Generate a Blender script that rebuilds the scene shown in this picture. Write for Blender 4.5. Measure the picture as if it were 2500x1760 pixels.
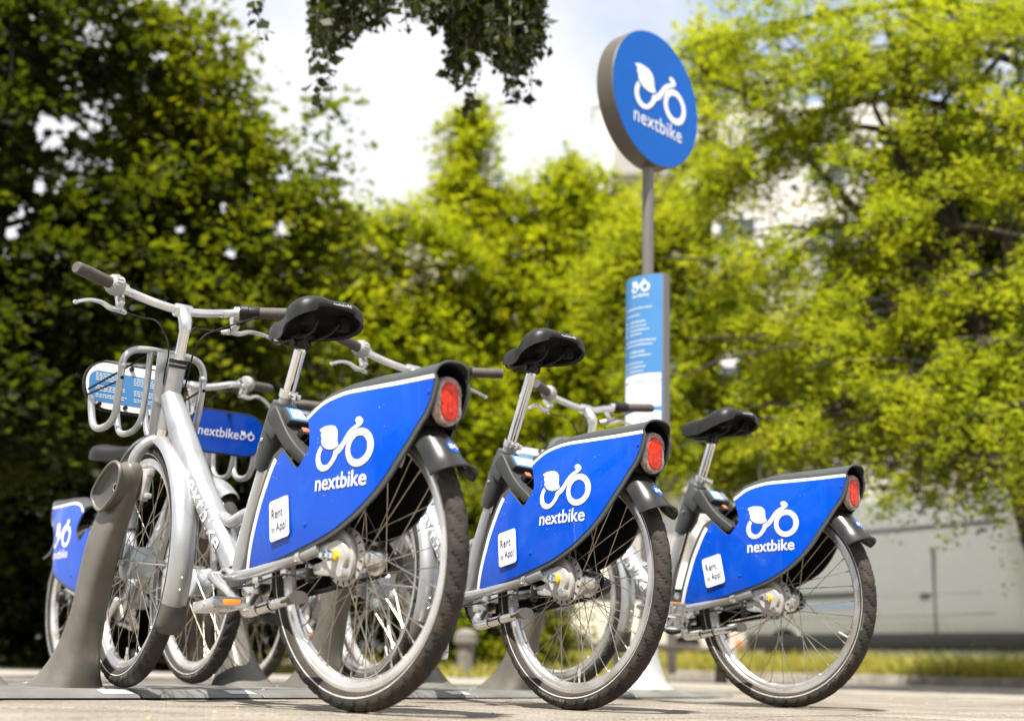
import bpy, bmesh, math, random
import numpy as np
from mathutils import Vector, Matrix, geometry
from math import sin, cos, pi, radians, sqrt, atan2

# ------------------------------------------------------------------ clear
for o in list(bpy.data.objects):
    bpy.data.objects.remove(o)
scene = bpy.context.scene
COL = scene.collection
random.seed(7)
RNG = np.random.default_rng(11)

# ------------------------------------------------------------------ camera
CAM_H, CAM_F, CAM_PITCH, CAM_ROLL = 0.10677, 3209.76, 0.228072, 0.024045
_s, _c = sin(CAM_PITCH), cos(CAM_PITCH)
_R0 = Matrix(((1, 0, 0), (0, -_s, _c), (0, _c, _s)))
_Rr = Matrix(((cos(CAM_ROLL), sin(CAM_ROLL), 0), (-sin(CAM_ROLL), cos(CAM_ROLL), 0), (0, 0, 1)))
_R = _Rr @ _R0
cam_data = bpy.data.cameras.new("camera")
cam = bpy.data.objects.new("camera", cam_data)
COL.objects.link(cam)
M = Matrix.Identity(4)
for i in range(3):
    M[i][0] = _R[0][i]
    M[i][1] = _R[1][i]
    M[i][2] = -_R[2][i]
M[0][3], M[1][3], M[2][3] = 0.0, 0.0, CAM_H
cam.matrix_world = M
cam_data.sensor_width = 36.0
cam_data.lens = CAM_F / 2500.0 * 36.0
cam_data.clip_start = 0.05
cam_data.clip_end = 2000.0
cam_data.dof.use_dof = True
cam_data.dof.focus_distance = 3.42
cam_data.dof.aperture_fstop = 2.2
cam_data.dof.aperture_blades = 0
scene.camera = cam


def at(px, py, Y):
    """A point in the place, Y metres in front of the camera, given photo pixels (2500 wide)."""
    d = Vector(((px - 1250) / CAM_F, -(py - 880) / CAM_F, 1.0))
    w = _R.transposed() @ d
    t = Y / w.y
    return Vector((w.x * t, w.y * t, CAM_H + w.z * t))


# ------------------------------------------------------------------ world and sun
SUN_DIR = Vector((-0.16, -0.42, 0.89)).normalized()
SUN_EL = math.asin(SUN_DIR.z)
SUN_ROT = atan2(SUN_DIR.x, SUN_DIR.y)
world = bpy.data.worlds.new("World")
scene.world = world
world.use_nodes = True
wn, wl = world.node_tree.nodes, world.node_tree.links
wn.clear()
w_out = wn.new("ShaderNodeOutputWorld")
w_bg = wn.new("ShaderNodeBackground")
w_sky = wn.new("ShaderNodeTexSky")
w_sky.sky_type = 'NISHITA'
w_sky.sun_disc = False
w_sky.sun_elevation = SUN_EL
w_sky.sun_rotation = SUN_ROT
w_sky.air_density = 1.0
w_sky.dust_density = 1.5
w_bg.inputs['Strength'].default_value = 0.12
w_tc = wn.new("ShaderNodeTexCoord")
w_map = wn.new("ShaderNodeMapping")
w_map.inputs['Scale'].default_value = (1.0, 1.0, 1.7)
w_map.inputs['Location'].default_value = (1.0443, 2.8262, -1.1974)
w_noise = wn.new("ShaderNodeTexNoise")
w_noise.inputs['Scale'].default_value = 1.9
w_noise.inputs['Detail'].default_value = 6.0
w_noise.inputs['Roughness'].default_value = 0.55
w_ramp = wn.new("ShaderNodeValToRGB")
w_ramp.color_ramp.elements[0].position = 0.34
w_ramp.color_ramp.elements[1].position = 0.50
w_ramp.color_ramp.elements[0].color = (0.30, 0.30, 0.30, 1)
w_mix = wn.new("ShaderNodeMixRGB")
w_mix.inputs['Color2'].default_value = (4.1, 4.15, 4.3, 1)
wl.new(w_tc.outputs['Generated'], w_map.inputs['Vector'])
wl.new(w_map.outputs['Vector'], w_noise.inputs['Vector'])
wl.new(w_noise.outputs['Fac'], w_ramp.inputs['Fac'])
wl.new(w_ramp.outputs['Color'], w_mix.inputs['Fac'])
wl.new(w_sky.outputs['Color'], w_mix.inputs['Color1'])
wl.new(w_mix.outputs['Color'], w_bg.inputs['Color'])
wl.new(w_bg.outputs['Background'], w_out.inputs['Surface'])

sun_data = bpy.data.lights.new("sun", 'SUN')
sun_data.energy = 5.0
sun_data.angle = radians(0.53)
sun_data.color = (1.0, 0.95, 0.87)
sun = bpy.data.objects.new("sun", sun_data)
COL.objects.link(sun)
sun.rotation_euler = SUN_DIR.to_track_quat('Z', 'Y').to_euler()

scene.view_settings.view_transform = 'Standard'
scene.view_settings.look = 'None'
scene.view_settings.exposure = 1.1
scene.view_settings.gamma = 1.0
scene.view_settings.use_curve_mapping = False
scene.render.engine = 'CYCLES'
scene.cycles.use_denoising = True
scene.cycles.max_bounces = 6
scene.cycles.transparent_max_bounces = 8
scene.cycles.caustics_reflective = False
scene.cycles.caustics_refractive = False
scene.cycles.sample_clamp_indirect = 4.0


# ------------------------------------------------------------------ materials
def new_mat(name):
    m = bpy.data.materials.new(name)
    m.use_nodes = True
    nt = m.node_tree
    b = nt.nodes['Principled BSDF']
    return m, nt, b


def mat(name, col, rough=0.5, metal=0.0, var=0.0, vscale=8.0, col2=None, bump=0.0, bscale=60.0,
        coat=0.0, rvar=0.0, spec=None, lo=0.35, hi=0.65, detail=4.0):
    """Principled material with noise-driven colour, roughness and fine relief."""
    m, nt, b = new_mat(name)
    n, l = nt.nodes, nt.links
    b.inputs['Base Color'].default_value = (*col, 1)
    b.inputs['Roughness'].default_value = rough
    b.inputs['Metallic'].default_value = metal
    if coat:
        b.inputs['Coat Weight'].default_value = coat
        b.inputs['Coat Roughness'].default_value = 0.06
    if spec is not None:
        b.inputs['Specular IOR Level'].default_value = spec
    tc = n.new('ShaderNodeTexCoord')
    if col2 is not None or var or rvar:
        ns = n.new('ShaderNodeTexNoise')
        ns.inputs['Scale'].default_value = vscale
        ns.inputs['Detail'].default_value = detail
        ns.inputs['Roughness'].default_value = 0.6
        l.new(tc.outputs['Object'], ns.inputs['Vector'])
        if col2 is None:
            col2 = tuple(max(0.0, c * (1 - var)) for c in col)
        rp = n.new('ShaderNodeValToRGB')
        rp.color_ramp.elements[0].position = lo
        rp.color_ramp.elements[1].position = hi
        rp.color_ramp.elements[0].color = (*col2, 1)
        rp.color_ramp.elements[1].color = (*col, 1)
        l.new(ns.outputs['Fac'], rp.inputs['Fac'])
        l.new(rp.outputs['Color'], b.inputs['Base Color'])
        if rvar:
            mr = n.new('ShaderNodeMapRange')
            mr.inputs['From Min'].default_value = 0.3
            mr.inputs['From Max'].default_value = 0.7
            mr.inputs['To Min'].default_value = max(0.02, rough - rvar)
            mr.inputs['To Max'].default_value = min(1.0, rough + rvar)
            l.new(ns.outputs['Fac'], mr.inputs['Value'])
            l.new(mr.outputs['Result'], b.inputs['Roughness'])
    if bump:
        nb = n.new('ShaderNodeTexNoise')
        nb.inputs['Scale'].default_value = bscale
        nb.inputs['Detail'].default_value = 5.0
        l.new(tc.outputs['Object'], nb.inputs['Vector'])
        bp = n.new('ShaderNodeBump')
        bp.inputs['Strength'].default_value = bump
        bp.inputs['Distance'].default_value = 0.01
        l.new(nb.outputs['Fac'], bp.inputs['Height'])
        l.new(bp.outputs['Normal'], b.inputs['Normal'])
    return m


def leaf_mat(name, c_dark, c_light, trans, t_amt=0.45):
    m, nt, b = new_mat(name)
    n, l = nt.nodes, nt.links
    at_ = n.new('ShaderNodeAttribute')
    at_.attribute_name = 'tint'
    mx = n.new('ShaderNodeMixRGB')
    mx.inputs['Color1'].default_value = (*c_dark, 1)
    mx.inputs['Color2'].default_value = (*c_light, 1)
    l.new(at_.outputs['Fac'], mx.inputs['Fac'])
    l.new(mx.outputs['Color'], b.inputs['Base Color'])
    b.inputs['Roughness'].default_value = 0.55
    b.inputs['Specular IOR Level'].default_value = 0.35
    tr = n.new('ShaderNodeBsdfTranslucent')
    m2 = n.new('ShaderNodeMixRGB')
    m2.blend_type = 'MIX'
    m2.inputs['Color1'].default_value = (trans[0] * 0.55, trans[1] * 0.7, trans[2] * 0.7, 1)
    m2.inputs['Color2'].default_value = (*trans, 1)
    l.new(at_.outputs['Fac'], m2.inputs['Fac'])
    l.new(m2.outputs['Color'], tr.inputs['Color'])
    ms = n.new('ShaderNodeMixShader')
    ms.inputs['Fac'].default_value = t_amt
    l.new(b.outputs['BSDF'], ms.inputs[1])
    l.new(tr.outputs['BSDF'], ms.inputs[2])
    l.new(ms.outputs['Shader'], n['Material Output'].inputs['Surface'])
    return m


MT = {}
MT['silver'] = mat('silver_paint', (0.46, 0.47, 0.48), 0.34, 0.70, col2=(0.35, 0.35, 0.34), vscale=13, detail=10, lo=0.28, hi=0.5, coat=0.3, rvar=0.07, bump=0.04, bscale=300)
MT['alu'] = mat('brushed_aluminium', (0.78, 0.77, 0.75), 0.28, 1.0, var=0.12, vscale=14, rvar=0.1)
MT['rim'] = mat('rim_aluminium', (0.80, 0.79, 0.77), 0.30, 0.85, col2=(0.55, 0.50, 0.43), vscale=9, rvar=0.12, lo=0.25, hi=0.55)
MT['chrome'] = mat('polished_seat_post', (0.82, 0.82, 0.82), 0.10, 1.0, var=0.05, rvar=0.04)
MT['cast'] = mat('cast_grey_metal', (0.56, 0.55, 0.53), 0.42, 0.25, col2=(0.40, 0.38, 0.35), vscale=30, bump=0.08, bscale=300)
MT['spoke'] = mat('spoke_steel', (0.55, 0.51, 0.45), 0.30, 0.9, col2=(0.34, 0.27, 0.19), vscale=20)
MT['steel'] = mat('dull_steel', (0.42, 0.40, 0.38), 0.4, 0.8, var=0.3, vscale=40)
MT['brass'] = mat('brass_nipple', (0.45, 0.27, 0.10), 0.45, 0.7)
MT['blue'] = mat('blue_panel_gloss', (0.0, 0.056, 0.45), 0.30, 0.0, col2=(0.0, 0.062, 0.48), vscale=16, coat=0.35, rvar=0.08, lo=0.5, hi=0.9, spec=0.12)
def scuff(m, amount=0.5, scale=7.0, tint=(0.10, 0.22, 0.62)):
    """Dust film and fine wipe marks over a panel."""
    nt = m.node_tree
    n, l = nt.nodes, nt.links
    b = n['Principled BSDF']
    old = b.inputs['Base Color'].links[0].from_socket
    tc = n.new('ShaderNodeTexCoord')
    mp = n.new('ShaderNodeMapping')
    mp.inputs['Scale'].default_value = (1.0, 1.0, 0.35)
    ns = n.new('ShaderNodeTexNoise')
    ns.inputs['Scale'].default_value = scale
    ns.inputs['Detail'].default_value = 12
    ns.inputs['Roughness'].default_value = 0.72
    ns.inputs['Distortion'].default_value = 1.2
    rp = n.new('ShaderNodeValToRGB')
    rp.color_ramp.elements[0].position = 0.52
    rp.color_ramp.elements[0].color = (0, 0, 0, 1)
    rp.color_ramp.elements[1].position = 0.85
    rp.color_ramp.elements[1].color = (amount, amount, amount, 1)
    mx = n.new('ShaderNodeMixRGB')
    mx.inputs['Color2'].default_value = (*tint, 1)
    l.new(tc.outputs['Object'], mp.inputs['Vector'])
    l.new(mp.outputs['Vector'], ns.inputs['Vector'])
    l.new(ns.outputs['Fac'], rp.inputs['Fac'])
    l.new(rp.outputs['Color'], mx.inputs['Fac'])
    l.new(old, mx.inputs['Color1'])
    l.new(mx.outputs['Color'], b.inputs['Base Color'])
    return m


scuff(MT['blue'], 0.35, 7.0, (0.02, 0.20, 0.62))
MT['blue_sign'] = mat('blue_sign_film', (0.004, 0.115, 0.50), 0.4, 0.0, var=0.08, vscale=4, spec=0.15, rvar=0.05)
MT['blue_print'] = mat('blue_print', (0.06, 0.21, 0.46), 0.35, var=0.06)
MT['white'] = mat('white_print', (0.82, 0.82, 0.82), 0.4, var=0.04, vscale=30)
MT['ink'] = mat('dark_blue_ink', (0.012, 0.03, 0.11), 0.5)
MT['grey_shell'] = mat('grey_plastic_shell', (0.060, 0.066, 0.068), 0.42, spec=0.35, col2=(0.055, 0.06, 0.062), vscale=12, bump=0.06, bscale=500, rvar=0.06)
MT['box_grey'] = mat('dark_grey_plastic', (0.040, 0.040, 0.038), 0.5, spec=0.35, col2=(0.040, 0.040, 0.038), vscale=20, bump=0.08, bscale=700)
MT['black'] = mat('black_plastic', (0.010, 0.010, 0.010), 0.45, spec=0.25, col2=(0.018, 0.017, 0.015), vscale=15)
MT['fender_black'] = mat('black_mudguard', (0.030, 0.030, 0.031), 0.30, 0.55, col2=(0.045, 0.044, 0.042), vscale=10, rvar=0.1)
MT['liner'] = mat('matt_black_liner', (0.004, 0.004, 0.004), 0.8, spec=0.12, col2=(0.012, 0.011, 0.010), vscale=10)
MT['tyre'] = mat('dusty_tyre_rubber', (0.058, 0.050, 0.042), 0.8, spec=0.2, col2=(0.030, 0.027, 0.025), vscale=16, bump=0.12, bscale=250, lo=0.3, hi=0.7)
MT['tyre_print'] = mat('tyre_print', (0.30, 0.29, 0.27), 0.6, col2=(0.12, 0.11, 0.10), vscale=60)
MT['saddle'] = mat('saddle_vinyl', (0.012, 0.0115, 0.011), 0.42, spec=0.35, col2=(0.017, 0.0165, 0.016), vscale=25, bump=0.12, bscale=900, rvar=0.06)
MT['rubber'] = mat('grip_rubber', (0.085, 0.072, 0.060), 0.7, col2=(0.055, 0.047, 0.040), vscale=35, bump=0.15, bscale=400)
MT['flap'] = mat('mud_flap_rubber', (0.10, 0.095, 0.085), 0.65, col2=(0.07, 0.066, 0.06), vscale=20, bump=0.1, bscale=300)
MT['reflect'] = mat('reflective_band', (0.72, 0.72, 0.70), 0.35, 0.3, col2=(0.5, 0.48, 0.45), vscale=20)
MT['orange'] = mat('amber_reflector', (0.85, 0.28, 0.015), 0.2, coat=0.6, bump=0.3, bscale=600)
MT['red'] = mat('red_lens', (0.85, 0.045, 0.006), 0.25, spec=0.25, col2=(0.40, 0.010, 0.002), vscale=90, coat=0.25, bump=0.35, bscale=450)
MT['clear'] = mat('clear_lens_rim', (0.46, 0.40, 0.38), 0.15, 0.1, col2=(0.24, 0.12, 0.10), vscale=110, coat=0.6, bump=0.2, bscale=200)
MT['yellow'] = mat('yellow_ring', (0.75, 0.52, 0.01), 0.5)
MT['orange_lever'] = mat('orange_button', (0.75, 0.16, 0.07), 0.5)
MT['hub_blue'] = mat('pale_hub_shell', (0.52, 0.58, 0.60), 0.35, 0.3, var=0.1)
MT['post'] = mat('warm_grey_post_paint', (0.155, 0.142, 0.120), 0.42, 0.25, col2=(0.105, 0.095, 0.080), vscale=14, detail=11, lo=0.25, hi=0.6, bump=0.05, bscale=800, rvar=0.06)
MT['scoop'] = mat('dark_scoop', (0.09, 0.083, 0.075), 0.30, 0.2, var=0.2, vscale=20)
MT['plate'] = mat('base_plate_paint', (0.19, 0.186, 0.178), 0.5, 0.15, col2=(0.135, 0.130, 0.120), vscale=5, bump=0.06, bscale=300, rvar=0.08)
MT['label'] = mat('white_label', (0.66, 0.70, 0.70), 0.4, var=0.06)
MT['pole'] = mat('grey_pole_paint', (0.17, 0.16, 0.148), 0.38, 0.3, var=0.08, vscale=4)
MT['cone'] = mat('light_grey_cone_paint', (0.40, 0.40, 0.395), 0.42, 0.15, var=0.06)
MT['rim_sign'] = mat('sign_rim_paint', (0.105, 0.094, 0.078), 0.45, 0.15, var=0.12, vscale=3)


# ------------------------------------------------------------------ mesh helpers
def V(*a):
    return Vector(a)


def cat(pts, n=6, closed=False):
    """Catmull-Rom through the points."""
    pts = [Vector(p) for p in pts]
    m = len(pts)
    out = []
    rng = range(m) if closed else range(m - 1)
    for i in rng:
        p1, p2 = pts[i], pts[(i + 1) % m]
        p0 = pts[i - 1] if (i > 0 or closed) else p1 * 2 - p2
        p3 = pts[(i + 2) % m] if (i + 2 < m or closed) else p2 * 2 - p1
        for k in range(n):
            t = k / n
            out.append(0.5 * ((2 * p1) + (p2 - p0) * t + (2 * p0 - 5 * p1 + 4 * p2 - p3) * t * t + (3 * p1 - p0 - 3 * p2 + p3) * t ** 3))
    if not closed:
        out.append(pts[-1].copy())
    return out


class MB:
    def __init__(self):
        self.v, self.f = [], []

    def add(self, vs, fs):
        o = len(self.v)
        self.v += [tuple(p) for p in vs]
        self.f += [tuple(i + o for i in f) for f in fs]
        return self

    def tube(self, path, r, seg=12, caps=True, closed=False, flat=None):
        path = [Vector(p) for p in path]
        n = len(path)
        rs = r if isinstance(r, (list, tuple)) else [r] * n
        if len(rs) != n:
            rs = [rs[0] + (rs[-1] - rs[0]) * i / (n - 1) if len(rs) == 2 else np.interp(i / (n - 1), np.linspace(0, 1, len(rs)), rs) for i in range(n)]
        tang = []
        for i in range(n):
            a = path[i - 1] if (i > 0 or closed) else path[0]
            b = path[(i + 1) % n] if (i < n - 1 or closed) else path[-1]
            tang.append((b - a).normalized())
        t0 = tang[0]
        up = V(0, 0, 1) if abs(t0.z) < 0.9 else V(1, 0, 0)
        nrm = (up - t0 * up.dot(t0)).normalized()
        vs, fs = [], []
        for i in range(n):
            t = tang[i]
            nrm = (nrm - t * nrm.dot(t)).normalized()
            bn = t.cross(nrm)
            for k in range(seg):
                a = 2 * pi * k / seg
                e = (nrm * cos(a) * (flat or 1.0) + bn * sin(a)) * rs[i]
                vs.append(path[i] + e)
        m = n if closed else n - 1
        for i in range(m):
            j = (i + 1) % n
            for k in range(seg):
                k2 = (k + 1) % seg
                fs.append((i * seg + k, i * seg + k2, j * seg + k2, j * seg + k))
        if caps and not closed:
            fs.append(tuple(range(seg - 1, -1, -1)))
            fs.append(tuple((n - 1) * seg + k for k in range(seg)))
        return self.add(vs, fs)

    def lathe(self, prof, origin=(0, 0, 0), axis=(0, 0, 1), seg=24, closed=False, a0=0.0, a1=2 * pi):
        """prof = [(radius, height)...] turned about axis."""
        ax = Vector(axis).normalized()
        up = V(0, 0, 1) if abs(ax.z) < 0.9 else V(1, 0, 0)
        e1 = (up - ax * up.dot(ax)).normalized()
        e2 = ax.cross(e1)
        o = Vector(origin)
        full = abs(a1 - a0 - 2 * pi) < 1e-6
        ns = seg if full else seg + 1
        vs, fs = [], []
        for k in range(ns):
            a = a0 + (a1 - a0) * k / seg
            d = e1 * cos(a) + e2 * sin(a)
            for (r, h) in prof:
                vs.append(o + d * max(r, 1e-5) + ax * h)
        m = len(prof)
        for k in range(seg):
            k2 = (k + 1) % ns if full else k + 1
            for i in range(m if closed else m - 1):
                j = (i + 1) % m
                fs.append((k * m + i, k2 * m + i, k2 * m + j, k * m + j))
        return self.add(vs, fs)

    def box(self, c, s, rot=None, bevel=0.0, seg=2):
        bm = bmesh.new()
        bmesh.ops.create_cube(bm, size=1.0)
        for v in bm.verts:
            v.co = Vector((v.co.x * s[0], v.co.y * s[1], v.co.z * s[2]))
        if bevel:
            bmesh.ops.bevel(bm, geom=list(bm.edges), offset=bevel, segments=seg, profile=0.5, affect='EDGES')
        bm.verts.ensure_lookup_table()
        R = rot.to_3x3() if rot is not None else Matrix.Identity(3)
        bm.verts.index_update()
        vs = [R @ v.co + Vector(c) for v in bm.verts]
        fs = [tuple(v.index for v in f.verts) for f in bm.faces]
        bm.free()
        return self.add(vs, fs)

    def prism(self, outline, fa, fb, bevel=0.0, seg=2):
        """Closed 2-D outline, each point mapped by fa to one face and fb to the other."""
        bm = bmesh.new()
        va = [bm.verts.new(fa(*p)) for p in outline]
        vb = [bm.verts.new(fb(*p)) for p in outline]
        n = len(outline)
        f1 = bm.faces.new(va)
        f2 = bm.faces.new(list(reversed(vb)))
        for i in range(n):
            j = (i + 1) % n
            bm.faces.new((va[j], va[i], vb[i], vb[j]))
        bmesh.ops.recalc_face_normals(bm, faces=bm.faces)
        if bevel:
            es = list(f1.edges) + list(f2.edges)
            bmesh.ops.bevel(bm, geom=es, offset=bevel, segments=seg, profile=0.5, affect='EDGES')
        bmesh.ops.triangulate(bm, faces=[f for f in bm.faces if len(f.verts) > 4])
        bm.verts.index_update()
        vs = [v.co.copy() for v in bm.verts]
        fs = [tuple(v.index for v in f.verts) for f in bm.faces]
        bm.free()
        return self.add(vs, fs)

    def grid(self, rows, wrap=False):
        """rows of equal-length point lists joined as quads."""
        m = len(rows[0])
        vs = [p for r in rows for p in r]
        fs = []
        for i in range(len(rows) - 1):
            for k in range(m if wrap else m - 1):
                k2 = (k + 1) % m
                fs.append((i * m + k, i * m + k2, (i + 1) * m + k2, (i + 1) * m + k))
        return self.add(vs, fs)

    def mesh(self, name, material, angle=40, smooth=True):
        me = bpy.data.meshes.new(name)
        me.from_pydata(self.v, [], self.f)
        me.materials.append(material)
        me.update()
        if smooth:
            me.shade_smooth()
            me.set_sharp_from_angle(angle=radians(angle))
        return me

    def build(self, name, material, parent=None, angle=40, smooth=True):
        return link(name, self.mesh(name, material, angle, smooth), parent)


def link(name, me, parent=None):
    o = bpy.data.objects.new(name, me)
    COL.objects.link(o)
    if parent is not None:
        o.parent = parent
    return o


def fix_normals(me):
    bm = bmesh.new()
    bm.from_mesh(me)
    bmesh.ops.recalc_face_normals(bm, faces=bm.faces)
    bm.to_mesh(me)
    bm.free()


def empty(name, loc=(0, 0, 0), rz=0.0, parent=None):
    o = bpy.data.objects.new(name, None)
    o.empty_display_size = 0.1
    COL.objects.link(o)
    o.location = loc
    o.rotation_euler = (0, 0, rz)
    if parent is not None:
        o.parent = parent
    return o


def tag(o, label, category, group=None, kind=None):
    if label:
        o['label'] = label
    if category:
        o['category'] = category
    if group:
        o['group'] = group
    if kind:
        o['kind'] = kind
    return o


def small(o):
    o['kind'] = 'stuff'
    return o


def structure(o):
    o['kind'] = 'structure'
    return o


def inside(p, poly):
    x, y = p
    c = False
    n = len(poly)
    for i in range(n):
        x1, y1 = poly[i]
        x2, y2 = poly[i - 1]
        if (y1 > y) != (y2 > y) and x < (x2 - x1) * (y - y1) / (y2 - y1) + x1:
            c = not c
    return c


def fill2d(loops, step=None):
    """Triangles inside the loops (first = outside, others = holes), with inner points every step."""
    pts, edges = [], []
    for lp in loops:
        o = len(pts)
        pts += [Vector((p[0], p[1])) for p in lp]
        edges += [(o + i, o + (i + 1) % len(lp)) for i in range(len(lp))]
    if step:
        xs = [p[0] for p in loops[0]]
        ys = [p[1] for p in loops[0]]
        x = min(xs) + step * 0.5
        while x < max(xs):
            y = min(ys) + step * 0.5
            while y < max(ys):
                if inside((x, y), loops[0]) and not any(inside((x, y), h) for h in loops[1:]):
                    d = min((Vector((x, y)) - q).length for lp in loops for q in (Vector((p[0], p[1])) for p in lp))
                    if d > step * 0.35:
                        pts.append(Vector((x, y)))
                y += step
            x += step
    r = geometry.delaunay_2d_cdt(pts, edges, [], 2 if len(loops) > 1 else 1, 1e-7)
    vs = [(p.x, p.y) for p in r[0]]
    fs = []
    for f in r[2]:
        cx = sum(vs[i][0] for i in f) / len(f)
        cy = sum(vs[i][1] for i in f) / len(f)
        if inside((cx, cy), loops[0]) and not any(inside((cx, cy), h) for h in loops[1:]):
            fs.append(tuple(f))
    return vs, fs


_text_cache = {}


def text2d(s, bold=0.0, space=1.0):
    """Flat lettering as (verts, faces), lower-left at 0,0, capital height about 0.7."""
    key = (s, bold, space)
    if key in _text_cache:
        return _text_cache[key]
    cu = bpy.data.curves.new('lettering', 'FONT')
    cu.body = s
    cu.size = 1.0
    cu.offset = bold
    cu.space_character = space
    cu.resolution_u = 3
    ob = bpy.data.objects.new('lettering', cu)
    COL.objects.link(ob)
    dg = bpy.context.evaluated_depsgraph_get()
    ev = ob.evaluated_get(dg)
    me = ev.to_mesh()
    vs = [(v.co.x, v.co.y) for v in me.vertices]
    fs = [tuple(p.vertices) for p in me.polygons]
    ev.to_mesh_clear()
    bpy.data.objects.remove(ob)
    bpy.data.curves.remove(cu)
    _text_cache[key] = (vs, fs)
    return vs, fs


def text_fit(s, width, bold=0.0, space=1.0, shear=0.0, hscale=None):
    """Lettering scaled to the width; returns verts, faces with x from 0 to width."""
    vs, fs = text2d(s, bold, space)
    x0 = min(v[0] for v in vs)
    x1 = max(v[0] for v in vs)
    k = width / (x1 - x0)
    ky = k if hscale is None else hscale * k
    return [((x - x0) * k + y * ky * shear, y * ky) for x, y in vs], fs


def rrect(cx, cy, w, h, r, n=5):
    out = []
    for (sx, sy, a0) in ((1, -1, -pi / 2), (1, 1, 0), (-1, 1, pi / 2), (-1, -1, pi)):
        for k in range(n + 1):
            a = a0 + pi / 2 * k / n
            out.append((cx + sx * (w / 2 - r) + r * cos(a), cy + sy * (h / 2 - r) + r * sin(a)))
    return out


def circle(cx, cy, r, n=40):
    return [(cx + r * cos(2 * pi * k / n), cy + r * sin(2 * pi * k / n)) for k in range(n)]
# ------------------------------------------------------------------ the emblem (leaf, body line, wheel) in a unit frame
LOGO_LEAF = [(0.0, 0.5089), (0.0474, 0.5305), (0.1221, 0.5421), (0.2079, 0.5389), (0.2779, 0.5237), (0.3226, 0.4937), (0.3511, 0.4579), (0.3611, 0.4142), (0.3653, 0.3679), (0.3753, 0.3279), (0.4042, 0.2858), (0.3689, 0.2668), (0.3226, 0.2521), (0.2484, 0.2495), (0.1837, 0.2637), (0.1232, 0.2911), (0.0774, 0.3321), (0.0621, 0.3663), (0.0695, 0.3953), (0.0442, 0.4216), (0.04, 0.4484), (0.0516, 0.47), (0.0174, 0.4905)]
LOGO_BODY = [(0.0568, 0.3111), (0.0226, 0.2647), (-0.0005, 0.2079), (-0.0053, 0.1489), (0.0111, 0.0879), (0.0495, 0.0389), (0.1053, 0.0079), (0.1589, 0.0), (0.2326, 0.0132), (0.3037, 0.0553), (0.3532, 0.1026), (0.3821, 0.1389), (0.3979, 0.1732), (0.4311, 0.1895), (0.4811, 0.22), (0.52, 0.2679), (0.5579, 0.3221), (0.6058, 0.3816), (0.6642, 0.4337), (0.7337, 0.4647), (0.7732, 0.4858), (0.7942, 0.5189), (0.7847, 0.5489), (0.7474, 0.5779), (0.7111, 0.5895), (0.6758, 0.5811), (0.6584, 0.56), (0.6679, 0.5363), (0.7053, 0.5132), (0.6805, 0.4963), (0.6205, 0.4705), (0.5611, 0.4316), (0.5179, 0.3847), (0.4842, 0.3363), (0.4453, 0.2947), (0.3858, 0.2489), (0.3295, 0.2253), (0.3242, 0.19), (0.3079, 0.1526), (0.2689, 0.1042), (0.2184, 0.0695), (0.1653, 0.0663), (0.1158, 0.0884), (0.0863, 0.1274), (0.0753, 0.1742), (0.0795, 0.22), (0.1032, 0.2647)]
LOGO_RING = ((0.772, 0.225), 0.221, 0.1405)


def logo2d(step=None):
    vs, fs = [], []
    ring = [circle(*LOGO_RING[0], LOGO_RING[1], 44), circle(*LOGO_RING[0], LOGO_RING[2], 36)]
    for loops in ([LOGO_LEAF], [LOGO_BODY], ring):
        v, f = fill2d(loops, step)
        o = len(vs)
        vs += v
        fs += [tuple(i + o for i in q) for q in f]
    return vs, fs


LOGO_V, LOGO_F = logo2d(0.05)


def decal(mb, vs, fs, fn):
    mb.add([fn(*p) for p in vs], fs)
    return mb


# ------------------------------------------------------------------ wheel
WR, TR = 0.33, 0.0245          # wheel radius, tyre section radius
TC = WR - TR


def tyre_mesh():
    NA, NB = 900, 20
    th = np.arange(NA) / NA * 2 * pi
    a = -pi * 0.80 + np.arange(NB) / (NB - 1) * pi * 1.60
    TH, A = np.meshgrid(th, a, indexing='ij')
    r = np.full_like(TH, TR)
    n = 46
    s = np.abs(A) / radians(72)
    tread = np.abs(A) < radians(74)
    side = (A > 0)
    ph = (TH / (2 * pi) * n + np.where(side, 0.5, 0.0) + s * 0.9) % 1.0
    gro = np.abs(ph - 0.5) < 0.13
    r = np.where(tread & (s > 0.16), r + 0.0002, r)
    r = np.where(tread & gro & (s > 0.14), TR - 0.0030, r)
    r = np.where((np.abs(A) > radians(70)) & (np.abs(A) < radians(80)), r + 0.0008, r)
    r = np.where(np.abs(A) > radians(80), r - 0.0008, r)
    rad = TC + r * np.cos(A)
    X = rad * np.cos(TH)
    Z = rad * np.sin(TH)
    Y = r * 1.0 * np.sin(A)
    vs = np.stack([X.ravel(), Y.ravel(), Z.ravel()], 1)
    i = np.arange(NA)[:, None] * NB
    j = ((np.arange(NA) + 1) % NA)[:, None] * NB
    k = np.arange(NB - 1)[None]
    fs = np.stack([(i + k).ravel(), (i + k + 1).ravel(), (j + k + 1).ravel(), (j + k).ravel()], 1)
    mb = MB()
    mb.v = [tuple(p) for p in vs]
    mb.f = [tuple(q) for q in fs]
    return mb.mesh('tyre', MT['tyre'], angle=50)


def tyre_word(mb, s, ang0, width, rad=0.305, side=1, ymul=1.0):
    v, f = text_fit(s, width, bold=0.012, hscale=1.0)
    kk = 0.0062 / max(p[1] for p in v)

    def fn(u, w):
        a = ang0 + side * u / rad
        rr = 0.3045 + w * kk
        aa = math.acos(max(-1, min(1, (rr - TC) / TR)))
        return (rr * cos(a), side * (TR * sin(aa) + 0.0007), rr * sin(a))
    decal(mb, v, f, fn)


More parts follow.
